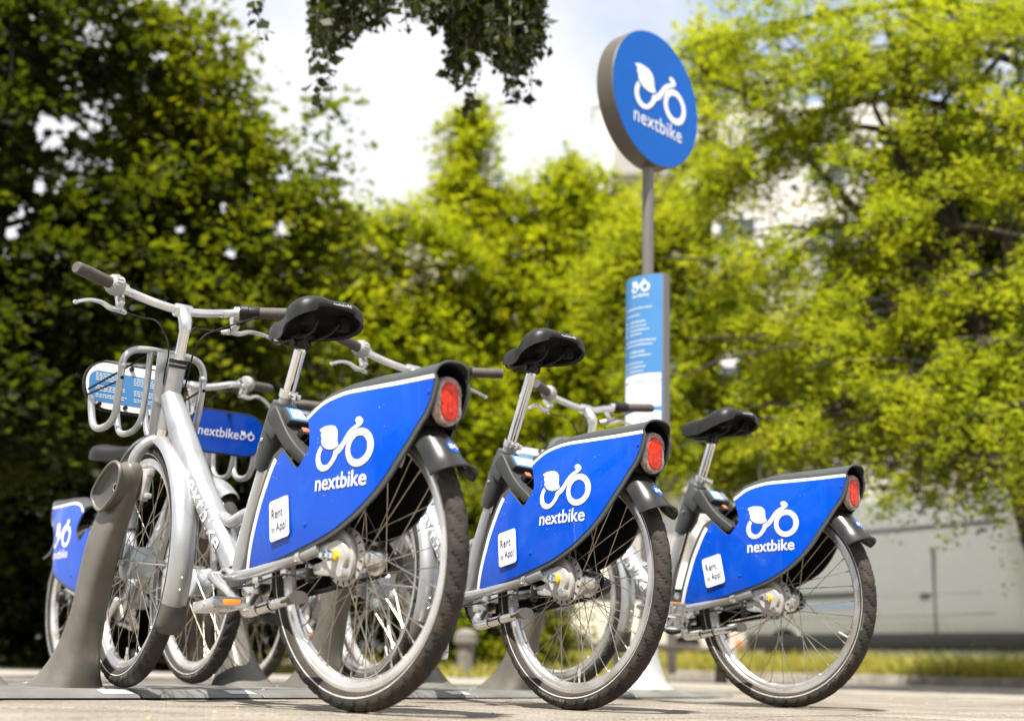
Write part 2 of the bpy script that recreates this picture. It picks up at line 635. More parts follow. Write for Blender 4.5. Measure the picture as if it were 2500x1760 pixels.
WHEEL = {}
WHEEL['tyre'] = tyre_mesh()
WHEEL['rim'] = MB().lathe([(0.2905, -0.0125), (0.2925, -0.0108), (0.2905, -0.0095), (0.281, -0.009), (0.281, 0.009), (0.2905, 0.0095),
                           (0.2925, 0.0108), (0.2905, 0.0125), (0.278, 0.0138), (0.2765, 0.0125), (0.2665, 0.0115), (0.2600, 0.006), (0.2590, 0.0),
                           (0.2600, -0.006), (0.2665, -0.0115), (0.2765, -0.0125), (0.278, -0.0138)], axis=(0, 1, 0), seg=96, closed=True).mesh('rim', MT['rim'], 30)
_b = MB()
for sd in (-1, 1):
    pr = []
    for q in (0.2972, 0.2985, 0.2998):
        aa = math.acos((q - TC) / TR)
        pr.append((q, sd * (TR * sin(aa) + 0.0001)))
    _b.lathe(pr, axis=(0, 1, 0), seg=96)
WHEEL['band'] = _b.mesh('reflective_band', MT['reflect'])
_b = MB()
for sd in (-1, 1):
    tyre_word(_b, 'SCHWALBE', radians(-108) if sd > 0 else radians(-72), 0.050, side=sd)
    tyre_word(_b, 'DELTA CRUISER PLUS', radians(-84) if sd > 0 else radians(-96), 0.125, side=sd)
WHEEL['words'] = _b.mesh('lettering', MT['tyre_print'], smooth=False)
WHEEL['valve'] = MB().tube([(0, 0, -0.262), (0, 0, -0.235)], 0.003, 8).tube([(0, 0, -0.243), (0, 0, -0.224)], 0.0042, 8).mesh('valve', MT['cast'])


def spoke_mesh(r0, y0):
    """One spoke from a hub flange to the rim; the objects are turned copies."""
    mb = MB()
    mb.tube([(r0, y0, 0.0), (0.1 * 1.0, y0 * 0.75, 0.0), (0.2595, 0.0, 0.0)], 0.00125, 5)
    mb.tube([(0.2475, y0 * 0.06, 0), (0.2605, 0, 0)], 0.0024, 6)
    return mb


def spokes(parent, flange_r, flange_y, name='spoke'):
    n = 36
    cache = {}
    for k in range(n):
        sd = 1 if k % 2 == 0 else -1
        cross = 1 if (k // 2) % 2 == 0 else -1
        key = (sd, cross)
        if key not in cache:
            a = cross * radians(68)
            p0 = V(flange_r * cos(a), sd * flange_y, flange_r * sin(a))
            p1 = V(0.2595, sd * 0.002, 0)
            d = (p1 - p0).normalized()
            mb = MB().tube([p0, p0.lerp(p1, 0.5), p1], 0.00125, 5)
            mb.tube([p1 - d * 0.013, p1], 0.0023, 6)
            cache[key] = mb.mesh('spoke', MT['spoke'])
        o = link(name, cache[key], parent)
        o.rotation_euler = (0, -2 * pi * (k + 0.5) / n, 0)


# ------------------------------------------------------------------ rear skirt guard
def Ysurf(x, z):
    """Half width of the guard: bulging at the middle, narrow at the tail."""
    y = 0.090 - 0.9 * max(0.0, z - 0.52) ** 2 - 0.9 * max(0.0, 0.42 - z) ** 2 - 0.26 * max(0.0, x - 0.1) ** 2
    w = min(1.0, max(0.0, (-x - 0.06) / 0.21))
    w = w * w * (3 - 2 * w)
    return y * (1 - w) + 0.046 * w


UP = [(-0.2758, 0.6991), (-0.2403, 0.6991), (-0.1626, 0.6968), (-0.0868, 0.6955), (-0.0172, 0.696), (0.0238, 0.6928), (0.0634, 0.685), (0.0913, 0.6738), (0.1264, 0.6507)]   # outer edge of the white line
NOTCH = [(0.11, 0.6209), (0.1007, 0.5925), (0.1, 0.5721), (0.1135, 0.5549), (0.1406, 0.5322), (0.1819, 0.5615), (0.2175, 0.5877)]
LEFT = [(0.2364, 0.5653), (0.2572, 0.5344), (0.2948, 0.4688), (0.3176, 0.4155), (0.3386, 0.3671), (0.3595, 0.316)]
LOW = [(0.3088, 0.3183), (0.2594, 0.324), (0.1813, 0.3379), (0.1104, 0.3542), (0.0552, 0.3686), (0.0018, 0.3846), (-0.0395, 0.4021), (-0.078, 0.4217), (-0.1158, 0.4516), (-0.137, 0.4733), (-0.1574, 0.4981), (-0.1824, 0.5348), (-0.2076, 0.5697), (-0.2289, 0.6003), (-0.2482, 0.6234), (-0.2646, 0.6528), (-0.2725, 0.682)]


def c2(pts, n=4):
    return [(p.x, p.y) for p in cat([(x, z, 0) for x, z in pts], n)]


UPc, NOc, LEc, LOc = c2(UP), c2(NOTCH, 3), c2(LEFT), c2(LOW)


def off(pts, d):
    """Offset an open polyline to its left by d."""
    out = []
    for i in range(len(pts)):
        a = pts[max(0, i - 1)]
        b = pts[min(len(pts) - 1, i + 1)]
        t = Vector((b[0] - a[0], b[1] - a[1])).normalized()
        out.append((pts[i][0] - t.y * d, pts[i][1] + t.x * d))
    return out


UPi = off(UPc, -0.0085)     # inner edge of the upper white line
LEi = off(LEc, -0.0135)
BLUE = UPi + NOc[1:-1] + LEi + LOc[1:]
STRIPE_UP = UPc + list(reversed(UPi))
STRIPE_LE = LEc + list(reversed(LEi))
LOo = off(LOc, 0.0105)
LEo = off(LEc, 0.012)
OUTER = UPc + NOc + LEo + LOo
LINE_R = LEo + LOo


def clean(poly, eps=1e-4):
    out = []
    for p in poly:
        if not out or (Vector(p) - Vector(out[-1])).length > eps:
            out.append(p)
    if (Vector(out[0]) - Vector(out[-1])).length < eps:
        out.pop()
    return out


BLUE, STRIPE_UP, STRIPE_LE, OUTER = map(clean, (BLUE, STRIPE_UP, STRIPE_LE, OUTER))


def panel_mesh(mb, loop, side, lift, step=0.022):
    v, f = fill2d([loop], step)
    vs = [(x, side * (Ysurf(x, z) + lift), z) for x, z in v]
    mb.add(vs, f)
    return mb


def skirt_shell():
    mb = MB()
    for sd in (1, -1):
        panel_mesh(mb, OUTER, sd, 0.0)
        # edge thickness around the outline
        n = len(OUTER)
        ra = [(x, sd * Ysurf(x, z), z) for x, z in OUTER]
        rb = [(x, sd * (Ysurf(x, z) - 0.006), z) for x, z in OUTER]
        mb.grid([ra + [ra[0]], rb + [rb[0]]])
    # the rounded top joining the two sides
    rows = []
    ridge = {-0.2715: 0.7295, -0.24: 0.7285, -0.16: 0.726, -0.087: 0.7245, 0.0: 0.7195, 0.06: 0.709, 0.09: 0.698, 0.1264: 0.678}
    rx, rz = list(ridge.keys()), list(ridge.values())
    for (x, z) in UPc:
        y0 = Ysurf(x, z)
        zr = float(np.interp(x, rx, rz))
        row = []
        for k in range(25):
            t = pi * k / 24
            cc, ss = cos(t), sin(t)
            row.append((x - 0.012 * ss * max(0.0, min(1.0, (-0.15 - x) / 0.12)), y0 * math.copysign(abs(cc) ** 0.8, cc), z + (zr - z) * ss ** 0.85))
        rows.append(row)
    mb.grid(rows)
    # the hood lip at the tail: a rolled edge
    x, z = UPc[0]
    lip = [Vector(p) for p in rows[0]]
    tail_l = [Vector((px, Ysurf(px, pz), pz)) for px, pz in reversed(LOo[-9:])]
    path = [Vector((p.x, p.y, p.z)) for p in reversed(tail_l)] + lip + [Vector((p.x, -p.y, p.z)) for p in tail_l]
    mb.tube(path, 0.0030, 6)
    return mb


def liner():
    mb = MB()
    for sd in (1, -1):
        panel_mesh(mb, OUTER, sd, -0.0065, 0.03)
    rows = []
    for (x, z) in UPc:
        y0 = Ysurf(x, z) - 0.006
        row = []
        for k in range(13):
            t = pi * k / 12
            row.append((x + 0.006, y0 * cos(t), z - 0.004 + 0.028 * sin(t)))
        rows.append(row)
    mb.grid(rows)
    # back wall behind the lamp
    w = [(-0.262, y, z) for y, z in ((0.05, 0.70), (-0.05, 0.70))]
    mb.box((-0.240, 0, 0.650), (0.012, 0.084, 0.11))
    # inner mudguard over the tyre
    rows = []
    for k in range(22):
        a = radians(20 + 118 * k / 21)
        row = []
        for j in range(9):
            t = radians(-78 + 156 * j / 8)
            r = 0.349 - 0.022 * (1 - cos(t))
            row.append((r * cos(a), 0.037 * sin(t), WR + r * sin(a)))
        rows.append(row)
    mb.grid(rows)
    # side slot tab
    return mb


def panel_decals(side):
    """White emblem + name on one side panel; reads left to right on both sides."""
    mb = MB()
    if side > 0:
        fn = lambda u, w: (0.065 - u, 0.094, w)
    lift = 0.0031

    def put(x, z):
        return (x, side * (Ysurf(x, z) + lift), z)
    if side > 0:
        decal(mb, LOGO_V, LOGO_F, lambda u, w: put(0.065 - 0.19 * u, 0.5155 + 0.19 * w))
    else:
        decal(mb, LOGO_V, LOGO_F, lambda u, w: put(-0.135 + 0.19 * u, 0.5155 + 0.19 * w))
    word = MB()
    v, f = text_fit('nextbike', 0.172, bold=0.010, space=1.0)
    k = 0.0345 / max(p[1] for p in v)
    if side > 0:
        decal(word, v, f, lambda u, w: put(0.064 - u - 0.05 * w, 0.474 + w * k + 0.012 * u))
    else:
        decal(word, v, f, lambda u, w: put(-0.128 + u + 0.05 * w, 0.474 + w * k + 0.012 * u))
    return mb, word


# ------------------------------------------------------------------ the bicycle prototype
STEER_P = V(0.866, 0, 0.79)
STEER_AX = (V(0.838, 0, 0.90) - V(0.893, 0, 0.69)).normalized()
FH = V(0.985, 0, 0.355)      # front hub
BB = V(0.495, 0, 0.300)


def make_bike():
    root = empty('bicycle')
    P = {'root': root}
    # ---- frame
    f = MB()
    dt = [V(0.868, 0, 0.800), V(0.80, 0, 0.700), V(0.677, 0, 0.532), V(0.56, 0, 0.395), V(0.50, 0, 0.318)]
    f.tube(cat(dt, 5), [0.030, 0.0345, 0.0345, 0.0335, 0.031], 20)
    f.tube([(0.838, 0, 0.900), (0.893, 0, 0.690)], 0.0225, 18)
    f.lathe([(0.0, 0.0), (0.0235, 0.0), (0.0255, 0.004), (0.0255, 0.010), (0.0235, 0.014), (0, 0.014)], V(0.838, 0, 0.900) - STEER_AX * 0.012, STEER_AX, 18)
    f.tube(cat([V(0.485, 0, 0.31), V(0.447, 0, 0.43), V(0.395, 0, 0.56), V(0.335, 0, 0.70), V(0.318, 0, 0.735)], 4), [0.0235, 0.0225, 0.0205, 0.0185, 0.0185], 16)
    f.tube(cat([V(0.60, 0, 0.452), V(0.575, 0, 0.455), V(0.53, 0, 0.440), V(0.485, 0, 0.452), V(0.45, 0, 0.462), V(0.425, 0, 0.480)], 4), [0.012, 0.016, 0.0165, 0.016, 0.015, 0.014], 12)
    f.lathe([(0.0, -0.040), (0.0235, -0.040), (0.0245, -0.036), (0.0245, 0.036), (0.0235, 0.040), (0.0165, 0.040), (0.0165, 0.030), (0, 0.030)], BB, (0, 1, 0), 20)
    for sd in (1, -1):
        cs = [V(0.488, sd * 0.022, 0.298), V(0.40, sd * 0.050, 0.300), V(0.27, sd * 0.066, 0.313), V(0.14, sd * 0.070, 0.334), V(0.060, sd * 0.072, 0.350)]
        f.tube(cat(cs, 5), [0.0165, 0.0145, 0.0135, 0.0135, 0.0150], 14)
        f.prism([(0.075, 0.366), (0.02, 0.362), (-0.022, 0.346), (-0.022, 0.318), (0.02, 0.312), (0.075, 0.334)], lambda a, b, s=sd: (a, s * 0.068, b), lambda a, b, s=sd: (a, s * 0.076, b), 0.002)
    frame = f.build('frame', MT['silver'], root)
    MB().lathe([(0.0232, -0.006), (0.0262, -0.005), (0.0262, 0.004), (0.0232, 0.006)], V(0.838, 0, 0.900) - STEER_AX * 0.004, STEER_AX, 18).lathe([(0.0232, -0.004), (0.0255, -0.003), (0.0255, 0.003), (0.0232, 0.004)], V(0.838, 0, 0.900) - STEER_AX * 0.018, STEER_AX, 18).build('headset', MT['black'], frame)
    # cable stops under the chainstay
    for x, z in ((0.315, 0.288), (0.205, 0.303)):
        m = MB().box((x, 0.062, z), (0.024, 0.014, 0.016), bevel=0.003)
        m.tube([(x + 0.004, 0.062, z - 0.012), (x - 0.016, 0.070, z - 0.010)], 0.004, 8)
        m.build('cable_stop', MT['alu'], frame)
    MB().lathe([(0.0152, -0.011), (0.0160, -0.010), (0.0160, 0.010), (0.0152, 0.011)], V(0.135, 0.070, 0.335), V(0.99, -0.03, -0.16), 14).build('cable_clip_band', MT['chrome'], frame)
    # name on the down tube
    v, fc = text_fit('nextbike', 0.27, bold=0.01, space=1.06)
    kk = 0.046 / max(p[1] for p in v)
    d0, d1 = V(0.715, 0, 0.580), V(0.535, 0, 0.366)
    ax = (d1 - d0).normalized()
    nu = V(0, 1, 0)
    nv = ax.cross(nu)
    if nv.z < 0:
        nv = -nv
    for sd in (1, -1):
        w = MB()

        def fn(u, h, sd=sd):
            p = d0 + ax * (u if sd > 0 else 0.28 - u)
            a = (h * kk - 0.016) / 0.0345
            return p + (nu * sd * cos(a) + nv * sin(a)) * 0.0353
        decal(w, v, fc, fn)
        w.build('lettering', MT['white'], frame, smooth=False)

    # ---- rear wheel
    rw = empty('rear_wheel', (0, 0, WR), parent=root)
    link('tyre', WHEEL['tyre'], rw)
    link('rim', WHEEL['rim'], rw)
    link('reflective_band', WHEEL['band'], rw)
    small(link('lettering', WHEEL['words'], rw))
    link('valve', WHEEL['valve'], rw)
    MB().lathe([(0.0, -0.062), (0.012, -0.062), (0.014, -0.045), (0.036, -0.040), (0.038, -0.034), (0.030, -0.030), (0.028, -0.008), (0.033, -0.002), (0.033, 0.006),
                (0.029, 0.010), (0.031, 0.030), (0.039, 0.034), (0.037, 0.040), (0.020, 0.044), (0, 0.044)], axis=(0, 1, 0), seg=28).build('hub', MT['alu'], rw, 30)
    db = MB().lathe([(0.020, 0.046), (0.052, 0.046), (0.064, 0.0475), (0.0645, 0.0495), (0.064, 0.0515), (0.052, 0.053), (0.020, 0.053)], axis=(0, 1, 0), seg=40)
    db.build('brake_disc', MT['cast'], rw, 30)
    hb = MB()
    for k in range(18):
        a = 2 * pi * k / 18
        rot = Matrix.Rotation(-a, 4, 'Y')
        hb.box(rot @ V(0.0575, 0.0525, 0), (0.0085, 0.003, 0.0028), rot)
    small(hb.build('cooling_slot', MT['black'], rw))
    spokes(rw, 0.034, 0.036)
    P['rear_wheel'] = rw

    # ---- roller brake, axle nut
    br = MB()
    arm = [(0.030, 0.392), (0.0, 0.388), (-0.030, 0.370), (-0.044, 0.340), (-0.044, 0.305), (-0.030, 0.282), (0.0, 0.277), (0.03, 0.288), (0.088, 0.294), (0.093, 0.315), (0.060, 0.325), (0.05, 0.372)]
    br.prism([(p.x, p.y) for p in cat([(x, z, 0) for x, z in arm], 4, True)], lambda a, b: (a, 0.054, b), lambda a, b: (a, 0.067, b), 0.003)
    br.lathe([(0.0, 0.077), (0.034, 0.077), (0.037, 0.073), (0.037, 0.054), (0, 0.054)], V(0, 0, WR), (0, 1, 0), 28)
    body = br.build('brake_arm', MT['cast'], root)
    MB().lathe([(0, 0.012), (0.010, 0.012), (0.0115, 0.006), (0.0115, -0.012), (0, -0.012)], V(-0.022, 0.072, 0.295), (0, 1, 0), 14).build('bolt', MT['alu'], body)
    MB().lathe([(0, 0.006), (0.007, 0.006), (0.008, 0.002), (0.008, -0.006), (0, -0.006)], V(0.10, 0.072, 0.312), (0, 1, 0), 12).build('clamp_bolt', MT['alu'], body)
    MB().box((0.10, 0.070, 0.298), (0.012, 0.018, 0.045), bevel=0.003).build('clamp_strap', MT['black'], body)
    MB().lathe([(0, 0.085), (0.0112, 0.085), (0.0120, 0.083), (0.0120, 0.077), (0, 0.077)], V(0, 0, WR), (0, 1, 0), 18).build('axle_washer', MT['yellow'], body)
    MB().lathe([(0, 0.118), (0.006, 0.118), (0.0085, 0.113), (0.0085, 0.104), (0.0115, 0.103), (0.0115, 0.091), (0, 0.091)], V(0, 0, WR), (0, 1, 0), 6).build('axle_nut', MT['chrome'], body, 20)
    MB().tube(cat([V(0.47, 0.035, 0.272), V(0.40, 0.052, 0.276), V(0.315, 0.064, 0.281), V(0.205, 0.070, 0.297), V(0.12, 0.073, 0.288), V(0.075, 0.074, 0.285)], 4), 0.0026, 7).build('brake_cable', MT['black'], body)

    # ---- skirt guard
    sk = skirt_shell().build('skirt_guard', MT['grey_shell'], root, 35)
    fix_normals(sk.data)
    liner().build('inner_mudguard', MT['liner'], sk)
    for sd in (1, -1):
        panel_mesh(MB(), BLUE, sd, 0.0016).build('side_panel', MT['blue'], sk, 60)
        st = MB()
        panel_mesh(st, STRIPE_UP, sd, 0.0018, None)
        panel_mesh(st, STRIPE_LE, sd, 0.0018, None)
        st.build('white_line', MT['white'], sk, 60)
        em, wd = panel_decals(sd)
        em.build('emblem', MT['white'], sk, smooth=False)
        wd.build('lettering', MT['white'], sk, smooth=False)
        # panel screws
        for x, z in ((-0.258, 0.662), (0.098, 0.402)):
            MB().lathe([(0, 0.0028), (0.003, 0.0026), (0.0048, 0.0012), (0.005, 0.0)], V(x, sd * (Ysurf(x, z) + 0.0014), z), (0, sd, 0), 12).build('panel_screw', MT['blue'], sk)
    # sticker (its own object so that each bicycle can carry it turned)
    stk = MB()
    v, fc = fill2d([rrect(0, 0, 0.081, 0.094, 0.009)], 0.02)
    decal(stk, v, fc, lambda u, w: (-u, 0.0, w))
    STK = stk.mesh('sticker', MT['white'], smooth=False)
    tx = MB()
    for s, wdt, x0, y0, b in (('Rent', 0.047, -0.030, 0.004, 0.006), ('by', 0.0150, -0.031, -0.027, 0.004), ('App!', 0.0435, -0.0125, -0.027, 0.008)):
        v, fc = text_fit(s, wdt, bold=b)
        decal(tx, v, fc, lambda u, w, x0=x0, y0=y0: (-(x0 + u), 0.0012, y0 + w * 1.30))
    TXT = tx.mesh('sticker_lettering', MT['ink'], smooth=False)
    P['sticker'] = link('sticker', STK, sk)
    P['sticker_text'] = link('sticker_lettering', TXT, sk)
    for key in ('sticker', 'sticker_text'):
        o = P[key]
        x, z = 0.1975, 0.4215
        ny = (Ysurf(x + 0.03, z) - Ysurf(x - 0.03, z)) / 0.06
        nz = (Ysurf(x, z + 0.04) - Ysurf(x, z - 0.04)) / 0.08
        o.location = (x, Ysurf(x, z) + 0.0042, z)
        o.rotation_euler = (nz, radians(9), ny)
    # dust and scuff specks on the panel
    sp = MB()
    rs = random.Random(5)
    for k in range(26):
        x, z = rs.uniform(-0.22, 0.24), rs.uniform(0.36, 0.66)
        if inside((x, z), BLUE):
            r = rs.uniform(0.0006, 0.0017)
            pts = [(x + r * rs.uniform(0.5, 1.2) * cos(a), z + r * rs.uniform(0.5, 1.2) * sin(a)) for a in np.linspace(0, 2 * pi, 6, endpoint=False)]
            n0 = len(sp.v)
            sp.v += [(px, Ysurf(px, pz) + 0.0024, pz) for px, pz in pts]
            sp.f.append(tuple(range(n0, n0 + 6)))
    small(sp.build('paint_chips', MT['reflect'], sk, smooth=False))

    # ---- tail light
    lens = [(p[0], p[1]) for p in rrect(0, 0, 0.079, 0.110, 0.0390, 8)]
    TL = V(-0.2655, 0, 0.6480)
    tl = MB().prism(lens, lambda a, b: TL + V(0.012, a, b), lambda a, b: TL + V(-0.006, a * 0.93, b * 0.95), 0.005, 3).build('tail_light', MT['clear'], root, 50)
    MB().prism(rrect(0, -0.002, 0.049, 0.086, 0.0240, 8), lambda a, b: TL + V(0.0, a, b), lambda a, b: TL + V(-0.0098, a * 0.95, b * 0.96), 0.003, 2).build('red_lens', MT['red'], tl, 50)
    rb = MB()
    for k in range(44):
        a = 2 * pi * k / 44
        yy, zz = 0.0315 * cos(a), 0.0315 * sin(a) + math.copysign(0.0155, sin(a))
        rb.box(TL + V(-0.0062, yy, zz), (0.0022, 0.0075, 0.0016), Matrix.Rotation(a, 4, 'X'))
    small(rb.build('lens_rib', MT['clear'], tl))

    # ---- black rear mudguard end with flared lip
    rows = []
    ins = []
    for k in range(18):
        u = k / 17
        a = radians(96 + 55.5 * u)
        fl = max(0.0, (u - 0.88) / 0.12)
        wdt = 0.037 + 0.012 * u + 0.012 * fl ** 1.5
        rr = 0.354 + 0.004 * u + 0.013 * fl ** 1.5
        row, row2 = [], []
        for j in range(17):
            t = radians(-86 + 172 * j / 16)
            r = rr - (0.040 + 0.012 * u) * (1 - cos(t))
            row.append((r * cos(a), wdt * sin(t), WR + r * sin(a)))
            r2 = r - 0.003
            row2.append((r2 * cos(a), (wdt - 0.003) * sin(t), WR + r2 * sin(a)))
        rows.append(row)
        ins.append(row2)
    fm = MB().grid(rows).grid(ins)
    fm.grid([rows[-1], ins[-1]])
    fm.tube([Vector(p) for p in rows[-1]], 0.0028, 6)
    rf = fm.build('rear_mudguard', MT['fender_black'], root, 45)
    # round sticker on it
    a = radians(142.0)
    cpt = V(0.3568 * cos(a), -0.010, WR + 0.3568 * sin(a))
    er = V(cos(a), 0, sin(a))
    et = V(-sin(a), 0, cos(a))

    def on_f(u, w, lift):
        yy = -0.004 - u
        wd_, rr_ = 0.0470, 0.357
        t = math.asin(max(-0.98, min(0.98, yy / wd_)))
        r = rr_ - 0.0485 * (1 - cos(t)) + lift
        aa = a - w / 0.357
        return (r * cos(aa), yy, WR + r * sin(aa))
    v, fc = fill2d([circle(0, 0, 0.0165, 28)], 0.006)
    ms = decal(MB(), v, fc, lambda u, w: on_f(u, w, 0.0012)).build('round_sticker', MT['blue'], rf, 60)
    decal(MB(), LOGO_V, LOGO_F, lambda u, w: on_f((u - 0.5) * 0.024, (w - 0.29) * 0.024, 0.0022)).build('emblem', MT['white'], rf, smooth=False)

    # ---- lock box on the seat tube
    bo = [(0.306, 0.664), (0.300, 0.680), (0.276, 0.694), (0.262, 0.682), (0.240, 0.651), (0.216, 0.622), (0.180, 0.590), (0.143, 0.562), (0.162, 0.544), (0.198, 0.566), (0.234, 0.593), (0.290, 0.648)]
    bx = MB().prism([(p.x, p.y) for p in cat([(x, z, 0) for x, z in bo], 3, True)], lambda a, b: (a, 0.066, b), lambda a, b: (a, -0.066, b), 0.005, 3)
    lb = bx.build('lock_box', MT['box_grey'], root, 35)
    sl = MB().tube([V(0.404, 0, 0.560), V(0.378, 0, 0.605), V(0.340, 0, 0.690), V(0.328, 0, 0.717)], [0.026, 0.034, 0.034, 0.030], 18)
    sl.box((0.325, 0, 0.665), (0.06, 0.075, 0.07), Matrix.Rotation(radians(-40), 4, 'Y'), 0.008)
    sl.build('tube_sleeve', MT['grey_shell'], lb)
    MB().lathe([(0, 0.004), (0.004, 0.003), (0.005, 0)], V(0.368, 0.034, 0.628), (0.2, 1, 0), 10).build('sleeve_screw', MT['alu'], lb)
    rot = Matrix.Rotation(radians(-50), 4, 'Y')      # rear-up facing plane
    pc = V(0.244, 0.012, 0.668)
    MB().box(pc, (0.050, 0.092, 0.020), rot, 0.004).build('label_block', MT['box_grey'], lb)
    nrm = rot.to_3x3() @ V(0, 0, 1)
    if nrm.x > 0:
        nrm = -nrm
    ux = rot.to_3x3() @ V(1, 0, 0)
    if ux.z < 0:
        ux = -ux
    MB().add([pc + nrm * 0.0108 + V(0, yy, 0) + ux * q for yy, q in ((0.040, -0.021), (0.040, 0.021), (-0.040, 0.021), (-0.040, -0.021))], [(0, 1, 2, 3)]).build('label_edge', MT['blue_print'], lb)
    MB().add([pc + nrm * 0.0116 + V(0, yy, 0) + ux * q for yy, q in ((0.032, -0.015), (0.032, 0.014), (-0.040, 0.014), (-0.040, -0.015))], [(0, 1, 2, 3)]).build('number_label', MT['white'], lb)
    v, fc = text_fit('20373', 0.050)
    P['number'] = decal(MB(), v, fc, lambda u, w: pc + nrm * 0.0124 + V(0, 0.030 - u, 0) + ux * (-0.011 + w * 1.0)).build('number', MT['ink'], lb, smooth=False)
    pl = V(0.205, 0.028, 0.622)
    MB().box(pl, (0.022, 0.026, 0.026), rot, 0.004).build('lock_lever', MT['black'], lb)
    MB().box(pl + nrm * 0.0125 + ux * 0.004, (0.014, 0.018, 0.003), rot, 0.001).build('lever_button', MT['orange_lever'], lb)
    MB().tube(cat([V(0.200, 0.022, 0.614), V(0.176, 0.012, 0.603), V(0.160, 0.018, 0.586), V(0.140, 0.034, 0.566)], 5), 0.008, 8).build('lock_slot', MT['liner'], lb)
    MB().lathe([(0.0195, -0.010), (0.0225, -0.009), (0.0225, 0.009), (0.0195, 0.010)], V(0.316, 0, 0.738), (-0.37, 0, 0.93), 20).box((0.286, 0, 0.727), (0.028, 0.016, 0.016), Matrix.Rotation(radians(-20), 4, 'Y'), 0.003).build('seat_clamp', MT['alu'], lb)
    MB().tube([V(0.290, 0.013, 0.729), V(0.290, -0.013, 0.729)], 0.0045, 8).build('clamp_screw', MT['steel'], lb)

    # ---- seat post and saddle (moved per bicycle along the post)
    post_ax = V(-0.37, 0, 0.93).normalized()
    sp_ = MB().tube([V(0.43, 0, 0.45), V(0.318, 0, 0.7335), V(0.318, 0, 0.7335) + post_ax * 0.115], 0.0150, 18)
    sp_.tube([V(0.318, 0, 0.7335) + post_ax * 0.112, V(0.318, 0, 0.7335) + post_ax * 0.128], [0.015, 0.011], 18)
    P['seat_post'] = sp_.build('seat_post', MT['chrome'], root)
    top = V(0.318, 0, 0.7335) + post_ax * 0.128
    cl = MB().tube([top + V(0, -0.020, 0.004), top + V(0, 0.020, 0.004)], 0.014, 12).tube([top - V(0, 0, 0.008), top + post_ax * 0.024], 0.0125, 12)
    cl.box(top + V(-0.004, 0, 0.020), (0.036, 0.046, 0.014), None, 0.003)
    cl.tube([top + V(0.0, 0.018, 0.004), top + V(0, 0.027, 0.004)], 0.0085, 8)
    for sd in (1, -1):
        cl.tube(cat([top + V(0.11, sd * 0.012, 0.042), top + V(0.08, sd * 0.020, 0.016), top + V(-0.06, sd * 0.022, 0.016), top + V(-0.105, sd * 0.032, 0.040)], 5), 0.0036, 8)
    # saddle: sections along its length
    S0 = top + V(0, 0, 0.026)
    prof = [  # dx, half width, top z, side drop z, centre dip
        (0.132, 0.010, 0.034, 0.010, 0.0), (0.124, 0.021, 0.044, 0.004, 0.0), (0.100, 0.027, 0.050, 0.000, 0.002), (0.065, 0.033, 0.054, -0.004, 0.003), (0.02, 0.052, 0.056, -0.006, 0.004),
        (-0.03, 0.084, 0.062, -0.006, 0.006), (-0.07, 0.106, 0.070, -0.002, 0.009), (-0.105, 0.111, 0.075, 0.006, 0.011), (-0.130, 0.104, 0.073, 0.014, 0.011), (-0.145, 0.088, 0.064, 0.022, 0.008), (-0.150, 0.066, 0.054, 0.030, 0.005)]
    rows, under = [], []
    pr = np.array(prof)
    for k in range(61):
        t = k / 60 * (len(prof) - 1)
        i0 = min(int(t), len(prof) - 2)
        fr = t - i0
        pa_, pb_, pc_, pd_ = (pr[max(0, min(len(prof) - 1, i0 + o_))] for o_ in (-1, 0, 1, 2))
        q = [float(z_) for z_ in 0.5 * (2 * pb_ + (pc_ - pa_) * fr + (2 * pa_ - 5 * pb_ + 4 * pc_ - pd_) * fr ** 2 + (3 * pb_ - pa_ - 3 * pc_ + pd_) * fr ** 3)]
        dx, hw, zt, zd, dip = q
        row = []
        for j in range(41):
            a = pi * j / 40
            cc, ss = cos(a), sin(a)
            y = hw * math.copysign(abs(cc) ** 0.62, cc)
            z = zd + (zt - zd) * ss ** 0.52 - 0.45 * dip * math.exp(-(y / 0.030) ** 2)
            row.append(S0 + V(dx * 0.92, y * 0.90, z * 0.95))
        rows.append(row)
        row2 = []
        for j in range(41):
            a = pi * j / 40
            y = hw * 0.90 * cos(a)
            z = zd + 0.006 + (zt - zd) * 0.45 * sin(a) ** 0.7
            row2.append(S0 + V(dx * 0.90, y * 0.90, z * 0.95))
        under.append(row2)
    sm = MB().grid(rows).grid([rows[0], under[0]]).grid([rows[-1], under[-1]])
    sm.grid([[r[0] for r in rows], [r[0] for r in under]]).grid([[r[-1] for r in rows], [r[-1] for r in under]])
    sd_ = sm.build('saddle', MT['saddle'], root, 150)
    fix_normals(sd_.data)
    P['saddle'] = sd_
    ub = MB().grid(under)
    for sd in (1, -1):
        ub.lathe([(0.0, 0.012), (0.014, 0.010), (0.019, -0.012), (0.016, -0.022), (0, -0.022)], S0 + V(-0.092, sd * 0.052, 0.026), (0, 0, 1), 14)
    ub.tube(cat([S0 + V(-0.10, 0.045, 0.03), S0 + V(-0.06, 0.02, 0.010), S0 + V(0.0, 0.0, 0.008)], 4), 0.006, 8)
    ub.build('saddle_base', MT['liner'], sd_)
    cl.build('saddle_clamp', MT['black'], sd_)
    # small name on the back of the saddle
    wd = MB()
    v, fc = text_fit('nextbike', 0.040, bold=0.01)

    def sad(u, w):
        y = 0.012 - u
        # follow the rear edge
        k = 54.75
        i0 = int(k)
        fr = k - i0
        j = math.acos(max(-1, min(1, (abs(y) / 0.077) ** (1 / 0.62)))) / pi * 40
        if y < 0:
            j = 40 - j
        j = max(0.0, min(39.999, j))
        j0 = int(j)
        p = rows[i0][j0].lerp(rows[i0][j0 + 1], j - j0).lerp(rows[i0 + 1][j0].lerp(rows[i0 + 1][j0 + 1], j - j0), fr)
        return p + V(-0.0030, 0, w - 0.008)
    decal(wd, v, fc, sad)
